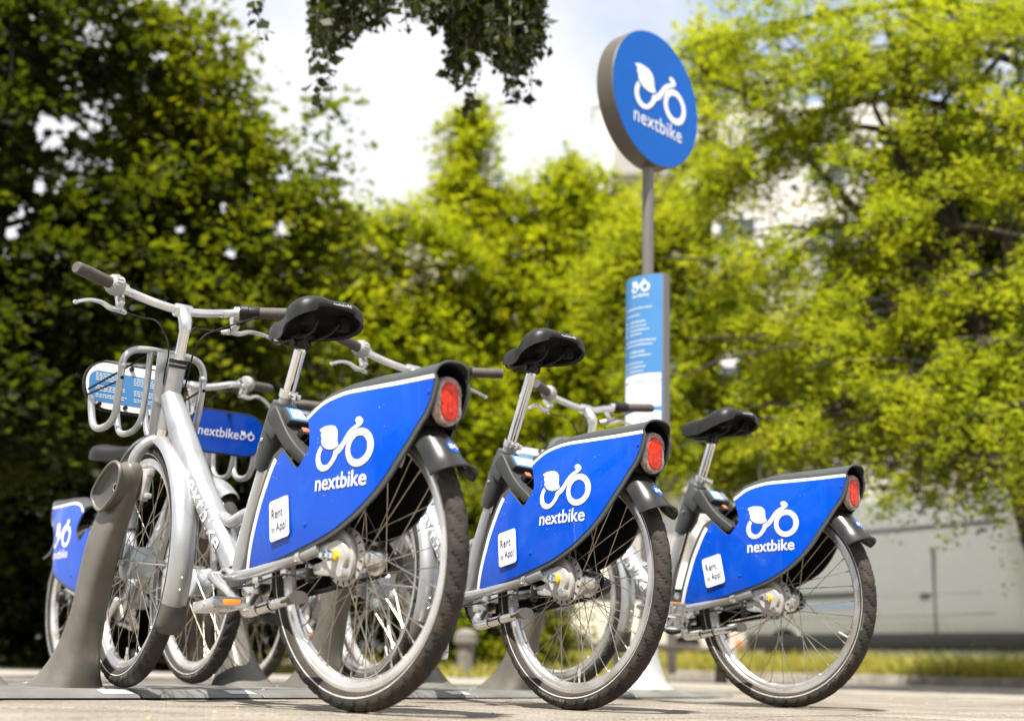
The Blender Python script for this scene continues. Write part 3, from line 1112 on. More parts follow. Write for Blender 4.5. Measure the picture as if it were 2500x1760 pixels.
    decal(wd, LOGO_V, LOGO_F, lambda u, w: sad(0.0415 + u * 0.014, w * 0.014))
    wd.build('lettering', MT['white'], sd_, smooth=False)

    # ---- crank set
    cr = MB().tube([BB + V(0, -0.075, 0), BB + V(0, 0.075, 0)], 0.009, 12)
    cr.lathe([(0.070, -0.058), (0.0735, -0.056), (0.070, -0.054), (0.030, -0.054), (0.030, -0.058)], BB, (0, 1, 0), 40, closed=True)
    for k in range(5):
        a = 2 * pi * k / 5
        cr.tube([BB + V(0, -0.06, 0), BB + V(0.07 * cos(a), -0.056, 0.07 * sin(a))], 0.007, 8)
    ck = cr.build('crankset', MT['steel'], root)
    P['crank'] = ck
    for sd in (1, -1):
        m = MB()
        a0 = BB + V(0, sd * 0.066, 0)
        a1 = BB + V(-sd * 0.168, sd * 0.080, -sd * 0.0)
        m.tube([a0 + (a0 - a1).normalized() * 0.012, a0, a0.lerp(a1, 0.5), a1, a1 + (a1 - a0).normalized() * 0.012], [0.012, 0.017, 0.0115, 0.0125, 0.010], 12, flat=0.8)
        m.lathe([(0, 0.012), (0.014, 0.012), (0.016, 0.008), (0.016, -0.012), (0, -0.012)], a0, (0, sd, 0), 16)
        m.build('crank_arm', MT['alu'], ck)
        pm = MB()
        pcn = a1 + V(0, sd * 0.062, 0)
        for q in (-0.038, 0.038):
            pm.box(pcn + V(q, 0, 0), (0.006, 0.092, 0.024), None, 0.002)
        for q in (-0.042, 0.042):
            pm.box(pcn + V(0, q, 0), (0.078, 0.007, 0.022), None, 0.002)
        pm.tube([a1, pcn + V(0, sd * 0.048, 0)], 0.0085, 12)
        pm.tube([pcn + V(-0.036, 0.02, 0), pcn + V(0.036, -0.02, 0)], 0.006, 8).tube([pcn + V(-0.036, -0.02, 0), pcn + V(0.036, 0.02, 0)], 0.006, 8)
        for q in (-0.040, 0.040):
            pm.box(pcn + V(q, 0, 0.010), (0.004, 0.086, 0.005)).box(pcn + V(q, 0, -0.010), (0.004, 0.086, 0.005))
        po = pm.build('pedal', MT['alu'], root)
        P['pedal_%d' % sd] = po
        rm = MB()
        for q in (-1, 1):
            rm.box(pcn + V(q * 0.0415, -sd * 0.006, 0), (0.003, 0.046, 0.013), None, 0.001)
        P['reflector_%d' % sd] = rm.build('reflector', MT['orange'], po)
    # ---- chain, chainguard
    ch = MB()
    pts = []
    r1, r2 = 0.072, 0.036
    c1_, c2_ = V(BB.x, -0.056, BB.z), V(0.0, -0.052, WR)
    for k in range(15):
        a = radians(-90 + 180 * k / 14)
        pts.append(c1_ + V(r1 * cos(a), 0, r1 * sin(a)))
    for k in range(9):
        a = radians(90 + 180 * k / 8)
        pts.append(c2_ + V(r2 * cos(a), 0, r2 * sin(a)))
    dense = []
    for i in range(len(pts)):
        a, b = pts[i], pts[(i + 1) % len(pts)]
        m = max(1, int((b - a).length / 0.0063))
        dense += [a.lerp(b, q / m) for q in range(m)]
    ch.tube(dense, [0.0062 if k % 2 else 0.0046 for k in range(len(dense))], 6, closed=True)
    chain = ch.build('chain', MT['black'], root)
    MB().lathe([(0.030, -0.050), (0.038, -0.050), (0.038, -0.055), (0.030, -0.055)], V(0, 0, WR), (0, 1, 0), 30, closed=True).build('sprocket', MT['steel'], chain)
    MB().prism([(0.13, 0.302), (0.46, 0.372), (0.53, 0.372), (0.53, 0.36), (0.46, 0.235), (0.13, 0.288)], lambda a, b: (a, -0.066, b), lambda a, b: (a, -0.070, b), 0.001).build('chain_guard', MT['liner'], chain)
    MB().lathe([(0, 0.02), (0.020, 0.02), (0.026, 0.01), (0.028, -0.012), (0, -0.012)], V(0.0, -0.078, WR - 0.004), (0, -1, 0), 18).build('axle_cover', MT['black'], chain)

    # ---- kickstand
    ks = MB().tube(cat([V(0.36, 0.030, 0.262), V(0.345, 0.060, 0.240), V(0.325, 0.082, 0.219), V(0.29, 0.093, 0.214), V(0.20, 0.103, 0.2265), V(0.115, 0.110, 0.237)], 4), [0.014, 0.016, 0.015, 0.013, 0.012, 0.011], 10)
    ks.box((0.365, 0.030, 0.268), (0.05, 0.05, 0.030), None, 0.005)
    kst = ks.build('kickstand', MT['alu'], root)
    MB().tube([V(0.135, 0.108, 0.234), V(0.112, 0.110, 0.238), V(0.090, 0.112, 0.241), V(0.078, 0.113, 0.242)], [0.013, 0.014, 0.023, 0.025], 12, flat=0.6).build('rubber_foot', MT['flap'], kst)
    rg = MB()
    for x in (0.245, 0.19):
        z = 0.214 + (0.29 - x) * 0.135
        rg.lathe([(0.0135, -0.003), (0.0155, 0), (0.0135, 0.003)], V(x, 0.098 + (0.245 - x) * 0.1, z + 0.002), (-1, 0.12, 0.13), 12)
    rg.tube([V(0.245, 0.112, 0.222), V(0.19, 0.117, 0.23)], 0.002, 6)
    rg.build('rubber_ring', MT['black'], kst)

    # ================= steered parts (turned about the head axis per bicycle)
    st = []
    fk = MB()
    crown = V(0.896, 0, 0.672)
    fk.tube([V(0.893, 0, 0.690), crown - V(-0.006, 0, 0.012)], 0.020, 16)
    for sd in (1, -1):
        fk.tube(cat([crown + V(-0.006, 0, 0.012), crown + V(0.010, sd * 0.032, 0.004), V(0.922, sd * 0.058, 0.640), V(0.934, sd * 0.064, 0.585), V(0.958, sd * 0.060, 0.47), V(0.985, sd * 0.056, 0.358)], 5),
                [0.016, 0.0165, 0.0165, 0.016, 0.0145, 0.0115], 14)
        fk.lathe([(0, 0.006), (0.012, 0.006), (0.014, 0.002), (0.014, -0.006), (0, -0.006)], FH + V(0, sd * 0.060, 0), (0, sd, 0), 14)
        fk.lathe([(0, 0.012), (0.008, 0.012), (0.008, 0), (0, 0)], FH + V(0, sd * 0.066, 0), (0, sd, 0), 6)
    fork = fk.build('fork', MT['silver'], root)
    MB().tube([V(0.895, 0.0, 0.682), V(0.887, 0, 0.712)], 0.0245, 16).build('headset_ring', MT['chrome'], fork)
    MB().lathe([(0.0, 0.004), (0.007, 0.004), (0.008, 0.0), (0.008, -0.02), (0, -0.02)], V(0.872, 0.0, 0.654), (-1, 0, 0.1), 12).build('mudguard_bolt', MT['chrome'], fork)
    st.append(fork)
    fw = empty('front_wheel', FH, parent=root)
    link('tyre', WHEEL['tyre'], fw)
    link('rim', WHEEL['rim'], fw)
    link('reflective_band', WHEEL['band'], fw)
    small(link('lettering', WHEEL['words'], fw))
    link('valve', WHEEL['valve'], fw)
    MB().lathe([(0, -0.052), (0.010, -0.052), (0.012, -0.042), (0.046, -0.036), (0.050, -0.031), (0.046, -0.026), (0.042, 0.0), (0.046, 0.026), (0.050, 0.031), (0.046, 0.036), (0.012, 0.042), (0.010, 0.052), (0, 0.052)],
               axis=(0, 1, 0), seg=28).build('hub_dynamo', MT['hub_blue'], fw, 30)
    spokes(fw, 0.045, 0.031)
    P['front_wheel'] = fw
    st.append(fw)
    # front mudguard
    rows, ins = [], []
    for k in range(40):
        u = k / 39
        a = radians(52 + 153.5 * u)
        row, row2 = [], []
        for j in range(13):
            t = radians(-82 + 164 * j / 12)
            r = 0.357 - 0.026 * (1 - cos(t))
            row.append((FH.x + r * cos(a), 0.033 * sin(t), FH.z + r * sin(a)))
            r2 = r - 0.002
            row2.append((FH.x + r2 * cos(a), 0.031 * sin(t), FH.z + r2 * sin(a)))
        rows.append(row)
        ins.append(row2)
    g = MB().grid(rows).grid(ins)
    g.grid([rows[-1], ins[-1]]).grid([rows[0], ins[0]])
    g.grid([[r[0] for r in rows], [r[0] for r in ins]]).grid([[r[-1] for r in rows], [r[-1] for r in ins]])
    fmud = g.build('front_mudguard', MT['silver'], root, 45)
    st.append(fmud)
    # flap: continues the guard and hangs down
    rows, ins = [], []
    for k in range(12):
        u = k / 11
        a = radians(200.5 + 11.5 * u)
        wdt = 0.034 + 0.007 * u - (0.012 * max(0, u - 0.8) / 0.2)
        row, row2 = [], []
        for j in range(13):
            t = radians(-80 + 160 * j / 12)
            r = 0.3605 + 0.006 * u - (0.024 - 0.012 * u) * (1 - cos(t))
            row.append((FH.x + r * cos(a), wdt * sin(t), FH.z + r * sin(a)))
            row2.append((FH.x + (r - 0.004) * cos(a), wdt * sin(t), FH.z + (r - 0.004) * sin(a)))
        rows.append(row)
        ins.append(row2)
    g = MB().grid(rows).grid(ins).grid([rows[-1], ins[-1]]).grid([rows[0], ins[0]])
    g.build('mud_flap', MT['flap'], fmud, 45)
    sw = MB()
    for sd in (1, -1):
        sw.tube(cat([FH + V(0, sd * 0.062, 0.01), V(0.80, sd * 0.055, 0.342), V(0.655, sd * 0.040, 0.330)], 4), 0.0022, 6)
    sw.tube([V(0.655, 0.040, 0.330), V(0.645, 0, 0.331), V(0.655, -0.040, 0.330)], 0.0022, 6)
    sw.build('mudguard_stay', MT['alu'], fmud)
    for q, zz in ((0.668, 0.300), (0.6545, 0.270)):
        a = atan2(zz - FH.z, -sqrt(0.357 ** 2 - (zz - FH.z) ** 2))
        MB().lathe([(0, 0.003), (0.003, 0.0025), (0.0045, 0)], V(FH.x + 0.3572 * cos(a), 0, FH.z + 0.3572 * sin(a)), (cos(a), 0, sin(a)), 10).build('rivet', MT['alu'], fmud)
    # stem and handlebar
    sm = MB().tube([V(0.862, 0, 0.80), V(0.8435, 0, 0.880), V(0.818, 0, 0.985)], 0.0145, 16)
    sm.tube(cat([V(0.8185, 0, 0.980), V(0.822, 0, 1.004), V(0.838, 0, 1.028), V(0.853, 0, 1.041)], 4), [0.016, 0.0185, 0.0185, 0.0175], 16)
    sm.lathe([(0, 0.024), (0.0175, 0.024), (0.019, 0.021), (0.019, -0.021), (0.0175, -0.024), (0, -0.024)], V(0.853, 0, 1.043), (0, 1, 0), 18)
    stem = sm.build('stem', MT['alu'], root)
    st.append(stem)
    hbp = []
    HB = [(-0.312, 0.800, 1.086), (-0.26, 0.828, 1.084), (-0.20, 0.856, 1.078), (-0.13, 0.873, 1.067), (-0.065, 0.864, 1.052), (0, 0.853, 1.043)]
    pts = [V(x, y, z) for y, x, z in HB] + [V(x, -y, z) for y, x, z in reversed(HB[:-1])]
    bar = MB().tube(cat(pts, 5), 0.0118, 14).build('handlebar', MT['alu'], root)
    st.append(bar)
    for sd in (1, -1):
        e0, e1 = V(0.800, sd * 0.312, 1.086), V(0.850, sd * 0.210, 1.0795)
        d = (e0 - e1).normalized()
        gp = MB().tube([e1, e1 + d * 0.01, e1.lerp(e0, 0.5), e0 - d * 0.006, e0 + d * 0.004], [0.0155, 0.0165, 0.0172, 0.0172, 0.015], 18)
        g = gp.build('grip', MT['rubber'], bar)
        MB().lathe([(0, 0.004), (0.0145, 0.004), (0.0165, 0.0), (0.0165, -0.003)], e0 + d * 0.003, d, 18).build('grip_end_cap', MT['flap'], bar)
        q = e1 - d * 0.02
        if sd > 0:      # bell and brake clamp
            rib = MB().lathe([(0.0, 0.022), (0.019, 0.022), (0.0235, 0.017), (0.0285, 0.0), (0.0285, -0.010), (0.024, -0.016), (0, -0.016)], q, d, 22)
            for k in range(16):
                a = 2 * pi * k / 16
                pp = d.orthogonal().normalized()
                pp = Matrix.Rotation(a, 3, d) @ pp
                rib.tube([q + pp * 0.0240 + d * 0.016, q + pp * 0.0288], 0.0018, 5)
            rib.build('bell', MT['cone'], bar)
        else:
            MB().lathe([(0.0, 0.03), (0.0175, 0.03), (0.0195, 0.026), (0.0195, 0.0), (0.0225, -0.002), (0.0225, -0.022), (0.019, -0.026), (0, -0.026)], q + d * 0.004, d, 20).build('twist_shifter', MT['black'], bar)
        q2 = q - d * 0.028
        lv = MB().lathe([(0.0125, -0.009), (0.0165, -0.009), (0.0165, 0.009), (0.0125, 0.009)], q2, d, 16, closed=True)
        lv.box(q2 + V(0.016, 0, -0.028), (0.020, 0.022, 0.046), Matrix.Rotation(radians(35), 4, 'Y'), 0.004)
        piv = q2 + V(0.026, 0, -0.052)
        lv.tube([piv - d * 0.03 + V(0.002, 0, -0.002), piv - d * 0.006], [0.006, 0.010], 10)
        lv.build('brake_lever_clamp', MT['alu'], bar)
        lt = MB().tube(cat([piv - d * 0.004, piv + d * 0.022 + V(0.006, 0, -0.004), piv + d * 0.055 + V(0.016, 0, 0.004), piv + d * 0.098 + V(0.018, 0, -0.004), piv + d * 0.140 + V(0.018, 0, -0.024)], 5), [0.0105, 0.0100, 0.0082, 0.0072, 0.0060], 10, flat=0.75)
        lt.lathe([(0, 0.006), (0.005, 0.005), (0.0068, 0.0), (0.005, -0.005), (0, -0.006)], piv + d * 0.140 + V(0.018, 0, -0.024), d, 10)
        lt.build('brake_lever', MT['alu'], bar)
        MB().tube(cat([piv - d * 0.03, piv - d * 0.09 + V(0.005, 0, 0.006), V(0.90, sd * 0.05, 1.01), V(0.872, sd * 0.022, 0.94), V(0.886, sd * 0.02, 0.86), V(0.915, sd * 0.018, 0.72)], 6), 0.0024, 6).build('brake_cable', MT['black'], bar)
    MB().tube(cat([V(0.80, -0.2, 1.055), V(0.83, -0.09, 1.0), V(0.80, -0.045, 0.965), V(0.812, -0.03, 0.925), V(0.84, -0.03, 0.86), V(0.868, -0.03, 0.79)], 6), 0.0024, 6).build('shift_cable', MT['black'], bar)
    # front carrier with its sign
    fc_ = MB()
    RX = 0.918
    for sd in (1, -1):
        o = [V(RX - 0.010, 0, 0.930), V(RX - 0.010, sd * 0.055, 0.930), V(RX - 0.008, sd * 0.100, 0.922), V(RX - 0.004, sd * 0.124, 0.895), V(RX, sd * 0.127, 0.85), V(RX + 0.010, sd * 0.126, 0.785), V(RX + 0.022, sd * 0.124, 0.745), V(RX + 0.055, sd * 0.122, 0.722),
             V(RX + 0.105, sd * 0.122, 0.716), V(RX + 0.140, sd * 0.122, 0.728), V(RX + 0.158, sd * 0.122, 0.765), V(RX + 0.168, sd * 0.122, 0.815)]
        fc_.tube(cat(o, 5), 0.0098, 12)
        i_ = [V(RX - 0.010, sd * 0.048, 0.930), V(RX - 0.004, sd * 0.048, 0.86), V(RX + 0.008, sd * 0.047, 0.785), V(RX + 0.020, sd * 0.046, 0.742), V(RX + 0.055, sd * 0.045, 0.716), V(RX + 0.105, sd * 0.045, 0.710), V(RX + 0.140, sd * 0.045, 0.722), V(RX + 0.158, sd * 0.045, 0.765), V(RX + 0.168, sd * 0.045, 0.805)]
        fc_.tube(cat(i_, 5), 0.0088, 12)
        fc_.lathe([(0.0098, -0.006), (0.0115, -0.004), (0.0115, 0.004), (0.0098, 0.006)], V(RX - 0.002, sd * 0.1262, 0.875), (0, 0, 1), 12)
    fc_.box((RX - 0.020, 0, 0.80), (0.006, 0.078, 0.25), Matrix.Rotation(radians(-5), 4, 'Y'), 0.002)
    fc_.tube([V(RX + 0.02, 0, 0.745), V(0.902, 0, 0.70)], 0.010, 10)
    car = fc_.build('front_carrier', MT['silver'], root)
    hd = MB()
    for sd in (1, -1):
        hd.lathe([(0, 0.0012), (0.0045, 0.001), (0.0052, -0.002), (0, -0.002)], V(RX - 0.0098, sd * 0.127, 0.842), (-1, sd * 0.15, -0.1), 10)
    hd.build('tube_hole', MT['liner'], car)
    tilt = Matrix.Rotation(radians(7), 4, 'Y')
    PC = V(1.098, 0, 0.850)
    PW, PH = 0.29, 0.148
    e_y, e_z, e_n = V(0, 1, 0), (tilt.to_3x3() @ V(0, 0, 1)), (tilt.to_3x3() @ V(1, 0, 0))
    out_ = rrect(0, 0, PW, PH, 0.072, 8)
    MB().prism(out_, lambda a, b: PC + e_y * a + e_z * b + e_n * 0.006, lambda a, b: PC + e_y * a + e_z * b - e_n * 0.006, 0.003).build('carrier_sign_plate', MT['black'], car)
    v, fc = fill2d([rrect(0, 0, PW - 0.010, PH - 0.010, 0.067, 8)])
    decal(MB(), v, fc, lambda a, b: PC + e_y * a + e_z * b + e_n * 0.0072).build('carrier_sign_front', MT['blue'], car, smooth=False)
    wd = MB()
    v, fc = text_fit('nextbike', 0.150, bold=0.008, space=1.0)
    decal(wd, v, fc, lambda a, b: PC + e_y * (-0.105 + a) + e_z * (b * 1.05 - 0.016) + e_n * 0.0082)
    decal(wd, LOGO_V, LOGO_F, lambda u, w: PC + e_y * (0.050 + u * 0.055) + e_z * (w * 0.055 - 0.016) + e_n * 0.0082)
    wd.build('carrier_sign_lettering', MT['white'], car, smooth=False)
    v, fc = fill2d([rrect(0, 0, PW - 0.012, PH - 0.012, 0.066, 8)])
    decal(MB(), v, fc, lambda a, b: PC + e_y * a + e_z * b - e_n * 0.0072).build('instruction_sheet', MT['white'], car, smooth=False)
    v, fc = fill2d([rrect(0, -0.004, PW - 0.03, PH - 0.058, 0.03, 6)])
    decal(MB(), v, fc, lambda a, b: PC + e_y * a + e_z * b - e_n * 0.0080).build('instruction_field', MT['blue_print'], car, smooth=False)
    tl_ = MB()
    rs = random.Random(3)
    for cx in (-1, 1):
        for r_ in range(12):
            if r_ in (4, 5, 9):
                continue
            z0 = 0.032 - r_ * 0.0062
            ln = rs.uniform(0.055, 0.092)
            y0 = 0.110 if cx < 0 else -0.008
            u0 = 0.0
            while u0 < ln:
                wl_ = rs.uniform(0.004, 0.013)
                tl_.add([PC + e_y * (y0 - u0 - a) + e_z * (z0 + b) - e_n * 0.0087 for a, b in ((0, 0), (wl_, 0), (wl_, 0.0024), (0, 0.0024))], [(0, 1, 2, 3)])
                u0 += wl_ + 0.0026
    small(tl_.build('print_lines', MT['white'], car, smooth=False))
    bl = MB()
    for a in (-0.10, 0.02, 0.10):
        bl.tube([PC + e_y * a + e_z * -0.058 - e_n * 0.016, PC + e_y * a + e_z * -0.058 - e_n * 0.004], 0.006, 8)
    bl.tube([PC + e_y * 0.0 + e_z * 0.060 - e_n * 0.014, PC + e_y * 0.0 + e_z * 0.060 + e_n * 0.012], 0.007, 8)
    for sd in (1, -1):
        bl.tube([V(RX - 0.005, sd * 0.04, 0.925), PC + e_y * sd * 0.135 + e_z * -0.02 - e_n * 0.014], 0.0034, 6)
        bl.tube([V(RX + 0.002, sd * 0.12, 0.84), PC + e_y * sd * 0.135 + e_z * -0.035 - e_n * 0.014], 0.0034, 6)
    bl.build('elastic_strap', MT['black'], car)
    hl = MB().lathe([(0, -0.03), (0.018, -0.028), (0.026, -0.01), (0.029, 0.012), (0.027, 0.016)], V(0.955, 0, 0.665), (1, 0, -0.05), 20)
    light = hl.build('headlight', MT['black'], root)
    MB().lathe([(0, 0.020), (0.015, 0.019), (0.025, 0.016), (0.027, 0.012)], V(0.955, 0, 0.665), (1, 0, -0.05), 20).build('headlight_lens', MT['clear'], light)
    st.append(light)
    P['steer'] = st
    return P


def copy_tree(o, parent=None, table=None):
    c = o.copy()
    COL.objects.link(c)
    c.parent = parent
    if parent is not None:
        c.matrix_parent_inverse = o.matrix_parent_inverse.copy()
    if table is not None:
        table[o.name] = c
    for ch in o.children:
        copy_tree(ch, c, table)
    return c


def pose_bike(P, table, X, Y, Z, yaw, lean, steer=0.0, seat=0.0, crank=0.0, wheel=0.0, fwheel=0.0, number=True, stk=0.0, roll_pedal=0.0):
    g = (lambda o: table[o.name]) if table else (lambda o: o)
    r = g(P['root'])
    r.matrix_world = Matrix.Translation((X, Y, Z)) @ Matrix.Rotation(yaw, 4, 'Z') @ Matrix.Rotation(lean, 4, 'X')
    S = Matrix.Translation(STEER_P) @ Matrix.Rotation(steer, 4, STEER_AX) @ Matrix.Translation(-STEER_P)
    for o in P['steer']:
        q = g(o)
        if o is P['front_wheel']:
            q.matrix_local = S @ Matrix.Translation(FH) @ Matrix.Rotation(fwheel, 4, 'Y')
        else:
            q.matrix_local = S
    g(P['rear_wheel']).matrix_local = Matrix.Translation((0, 0, WR)) @ Matrix.Rotation(wheel, 4, 'Y')
    ax = V(-0.37, 0, 0.93).normalized() * seat
    for k in ('seat_post', 'saddle'):
        g(P[k]).location = ax
    # crank: turn about the bottom bracket; pedals stay level
    C = Matrix.Translation(BB) @ Matrix.Rotation(crank, 4, 'Y') @ Matrix.Translation(-BB)
    g(P['crank']).matrix_local = C
    for sd in (1, -1):
        a1 = BB + V(-sd * 0.168, sd * 0.080, 0)
        q = g(P['pedal_%d' % sd])
        q.matrix_local = Matrix.Translation(C @ a1) @ Matrix.Rotation(roll_pedal, 4, 'Y') @ Matrix.Translation(-a1)
    if stk:
        for k in ('sticker', 'sticker_text'):
            o = g(P[k])
            o.rotation_euler = (o.rotation_euler.x, radians(stk), o.rotation_euler.z)
            o.location.x += 0.004
    return r
# ------------------------------------------------------------------ ground materials
def slab_mat():
    m, nt, b = new_mat('concrete_paving')
    n, l = nt.nodes, nt.links
    tc = n.new('ShaderNodeTexCoord')
    geo = n.new('ShaderNodeNewGeometry')
    oi = n.new('ShaderNodeObjectInfo')
    n1 = n.new('ShaderNodeTexNoise')
    n1.inputs['Scale'].default_value = 3.0
    n1.inputs['Detail'].default_value = 6
    n2 = n.new('ShaderNodeTexNoise')
    n2.inputs['Scale'].default_value = 160.0
    n2.inputs['Detail'].default_value = 3
    l.new(geo.outputs['Position'], n1.inputs['Vector'])
    l.new(geo.outputs['Position'], n2.inputs['Vector'])
    r1 = n.new('ShaderNodeValToRGB')
    r1.color_ramp.elements[0].position = 0.3
    r1.color_ramp.elements[0].color = (0.195, 0.172, 0.142, 1)
    r1.color_ramp.elements[1].position = 0.7
    r1.color_ramp.elements[1].color = (0.345, 0.315, 0.272, 1)
    l.new(n1.outputs['Fac'], r1.inputs['Fac'])
    r2 = n.new('ShaderNodeValToRGB')
    r2.color_ramp.elements[0].position = 0.33
    r2.color_ramp.elements[0].color = (0.30, 0.28, 0.25, 1)
    r2.color_ramp.elements[1].position = 0.62
    r2.color_ramp.elements[1].color = (1.12, 1.1, 1.08, 1)
    l.new(n2.outputs['Fac'], r2.inputs['Fac'])
    mx = n.new('ShaderNodeMixRGB')
    mx.blend_type = 'MULTIPLY'
    mx.inputs['Fac'].default_value = 0.8
    l.new(r1.outputs['Color'], mx.inputs['Color1'])
    l.new(r2.outputs['Color'], mx.inputs['Color2'])
    hv = n.new('ShaderNodeHueSaturation')
    mr = n.new('ShaderNodeMapRange')
    mr.inputs['To Min'].default_value = 0.88
    mr.inputs['To Max'].default_value = 1.10
    l.new(oi.outputs['Random'], mr.inputs['Value'])
    l.new(mr.outputs['Result'], hv.inputs['Value'])
    l.new(mx.outputs['Color'], hv.inputs['Color'])
    l.new(hv.outputs['Color'], b.inputs['Base Color'])
    b.inputs['Roughness'].default_value = 0.9
    bp = n.new('ShaderNodeBump')
    bp.inputs['Strength'].default_value = 0.75
    bp.inputs['Distance'].default_value = 0.004
    n4 = n.new('ShaderNodeTexNoise')
    n4.inputs['Scale'].default_value = 75.0
    n4.inputs['Detail'].default_value = 5
    n4.inputs['Roughness'].default_value = 0.7
    l.new(geo.outputs['Position'], n4.inputs['Vector'])
    r4 = n.new('ShaderNodeValToRGB')
    r4.color_ramp.elements[0].position = 0.36
    r4.color_ramp.elements[0].color = (0.50, 0.47, 0.43, 1)
    r4.color_ramp.elements[1].position = 0.56
    r4.color_ramp.elements[1].color = (1.12, 1.11, 1.09, 1)
    l.new(n4.outputs['Fac'], r4.inputs['Fac'])
    mx4 = n.new('ShaderNodeMixRGB')
    mx4.blend_type = 'MULTIPLY'
    mx4.inputs['Fac'].default_value = 1.0
    l.new(hv.outputs['Color'], mx4.inputs['Color1'])
    l.new(r4.outputs['Color'], mx4.inputs['Color2'])
    l.new(mx4.outputs['Color'], b.inputs['Base Color'])
    ad = n.new('ShaderNodeMath')
    ad.operation = 'ADD'
    n3 = n.new('ShaderNodeTexNoise')
    n3.inputs['Scale'].default_value = 45.0
    n3.inputs['Detail'].default_value = 4
    l.new(geo.outputs['Position'], n3.inputs['Vector'])
    l.new(n2.outputs['Fac'], ad.inputs[0])
    l.new(n3.outputs['Fac'], ad.inputs[1])
    l.new(ad.outputs['Value'], bp.inputs['Height'])
    l.new(bp.outputs['Normal'], b.inputs['Normal'])
    return m


MT['slab'] = slab_mat()
MT['joint'] = mat('sandy_joint', (0.13, 0.10, 0.062), 0.95, col2=(0.07, 0.055, 0.035), vscale=6, bump=0.4, bscale=90)
MT['asphalt'] = mat('pale_worn_paving', (0.32, 0.292, 0.252), 0.9, col2=(0.23, 0.208, 0.178), vscale=2.2, bump=0.4, bscale=80, detail=8)
MT['road'] = mat('asphalt_road', (0.07, 0.068, 0.064), 0.9, var=0.3, vscale=3, bump=0.3, bscale=60)
MT['kerb'] = mat('kerb_stone', (0.30, 0.275, 0.24), 0.85, col2=(0.20, 0.17, 0.14), vscale=6, bump=0.4, bscale=60)
MT['soil'] = mat('dry_soil', (0.20, 0.15, 0.085), 0.95, col2=(0.12, 0.10, 0.05), vscale=3, bump=0.5, bscale=30)

# ------------------------------------------------------------------ ground
ROW = V(0.68, 0.733, 0).normalized()
PRP = V(-ROW.y, ROW.x, 0)
EDGE0 = V(-1.0, 3.46, 0)


def row_pt(t, p, z=0.0):
    return EDGE0 + ROW * t + PRP * p + V(0, 0, z)


gm = MB().add([(-260, -60, -0.010), (260, -60, -0.010), (260, 420, -0.010), (-260, 420, -0.010)], [(0, 1, 2, 3)])
ground = structure(gm.build('ground', MT['asphalt'], None, smooth=False))
jb = MB().add([row_pt(-4.2, -2.6, -0.0016), row_pt(5.4, -2.6, -0.0016), row_pt(5.4, 2.3, -0.0016), row_pt(-4.2, 2.3, -0.0016)], [(0, 1, 2, 3)])
paving = structure(jb.build('pavement', MT['joint'], None, smooth=False))
rs = random.Random(21)
SL, SW = 0.60, 0.40
_slabs = []
for q in range(3):
    bmb = MB().box((0, 0, 0), (SL - 0.017 - q * 0.001, SW - 0.018 + q * 0.0008, 0.03), None, 0.0035, 2)
    _slabs.append(bmb.mesh('paving_slab', MT['slab'], 50))
ang = atan2(ROW.y, ROW.x)
i = 0
for a in range(-7, 9):
    for b_ in range(-6, 5):
        o = link('paving_slab', _slabs[i % 3], paving)
        p = row_pt((a + (0.5 if b_ % 2 else 0.0)) * SL, (b_ + 0.35) * SW, -0.0152 + rs.uniform(-0.0012, 0.0006))
        o.location = p
        o.rotation_euler = (rs.uniform(-0.0015, 0.0015), rs.uniform(-0.0015, 0.0015), ang + rs.uniform(-0.003, 0.003))
        i += 1
# moss and grass tufts in the joints
MT['moss'] = mat('moss', (0.22, 0.20, 0.04), 0.9, col2=(0.16, 0.15, 0.04), vscale=60)
gv, gf = [], []
rs = random.Random(9)
spots = [(-0.55, -0.12, 0.05, 40), (0.02, -0.20, 0.06, 50), (-0.95, -0.06, 0.05, 40), (0.55, -0.06, 0.05, 25), (1.9, -0.75, 0.04, 20), (1.4, -0.4, 0.05, 20), (-0.2, -0.62, 0.05, 24)]
for k in range(60):
    spots.append((rs.uniform(-1.5, 4.5), rs.choice((-0.06, -0.46, -0.86, -1.26)) + rs.uniform(-0.01, 0.01), 0.05, 7))
for (t, p, s, n) in spots:
    for q in range(n):
        c = row_pt(t + rs.gauss(0, s), p + rs.gauss(0, 0.008), -0.003)
        h = rs.uniform(0.001, 0.005)
        d = V(rs.uniform(-1, 1), rs.uniform(-1, 1), 0) * 0.004
        e = V(rs.uniform(-1, 1), rs.uniform(-1, 1), 0) * 0.008
        n0 = len(gv)
        gv += [tuple(c - d), tuple(c + d), tuple(c + e + V(0, 0, h))]
        gf.append((n0, n0 + 1, n0 + 2))
mo = MB().add(gv, gf).build('joint_moss', MT['moss'], None, smooth=False)
tag(mo, 'thin yellow-green moss and grass in the paving joints', 'moss', kind='stuff')
# dry leaves and bits on the paving
MT['litter'] = mat('dry_leaf_litter', (0.42, 0.24, 0.09), 0.8, col2=(0.55, 0.42, 0.25), vscale=40)
gv, gf = [], []
for q in range(420):
    if q < 260:
        t = rs.uniform(-3, 9)
        k = V(2.4, 20, 0) + V(0.6, -0.8, 0) * t + V(-0.8, -0.6, 0) * abs(rs.gauss(0, 0.30))
    else:
        k = V(rs.uniform(-2.5, 3), rs.uniform(2.2, 9), 0)
    s = rs.uniform(0.008, 0.028) if q < 260 else rs.uniform(0.003, 0.010)
    a = rs.uniform(0, 6.28)
    n0 = len(gv)
    for j, (u, w, h) in enumerate(((1, 0, .3), (0, .5, .0), (-1, 0, .35), (0, -.5, .1))):
        gv.append((k.x + s * (u * cos(a) - w * sin(a)), k.y + s * (u * sin(a) + w * cos(a)), 0.003 + s * h * rs.uniform(0.3, 1.6)))
    gf.append((n0, n0 + 1, n0 + 2, n0 + 3))
lo = MB().add(gv, gf).build('leaf_litter', MT['litter'], None, smooth=False)
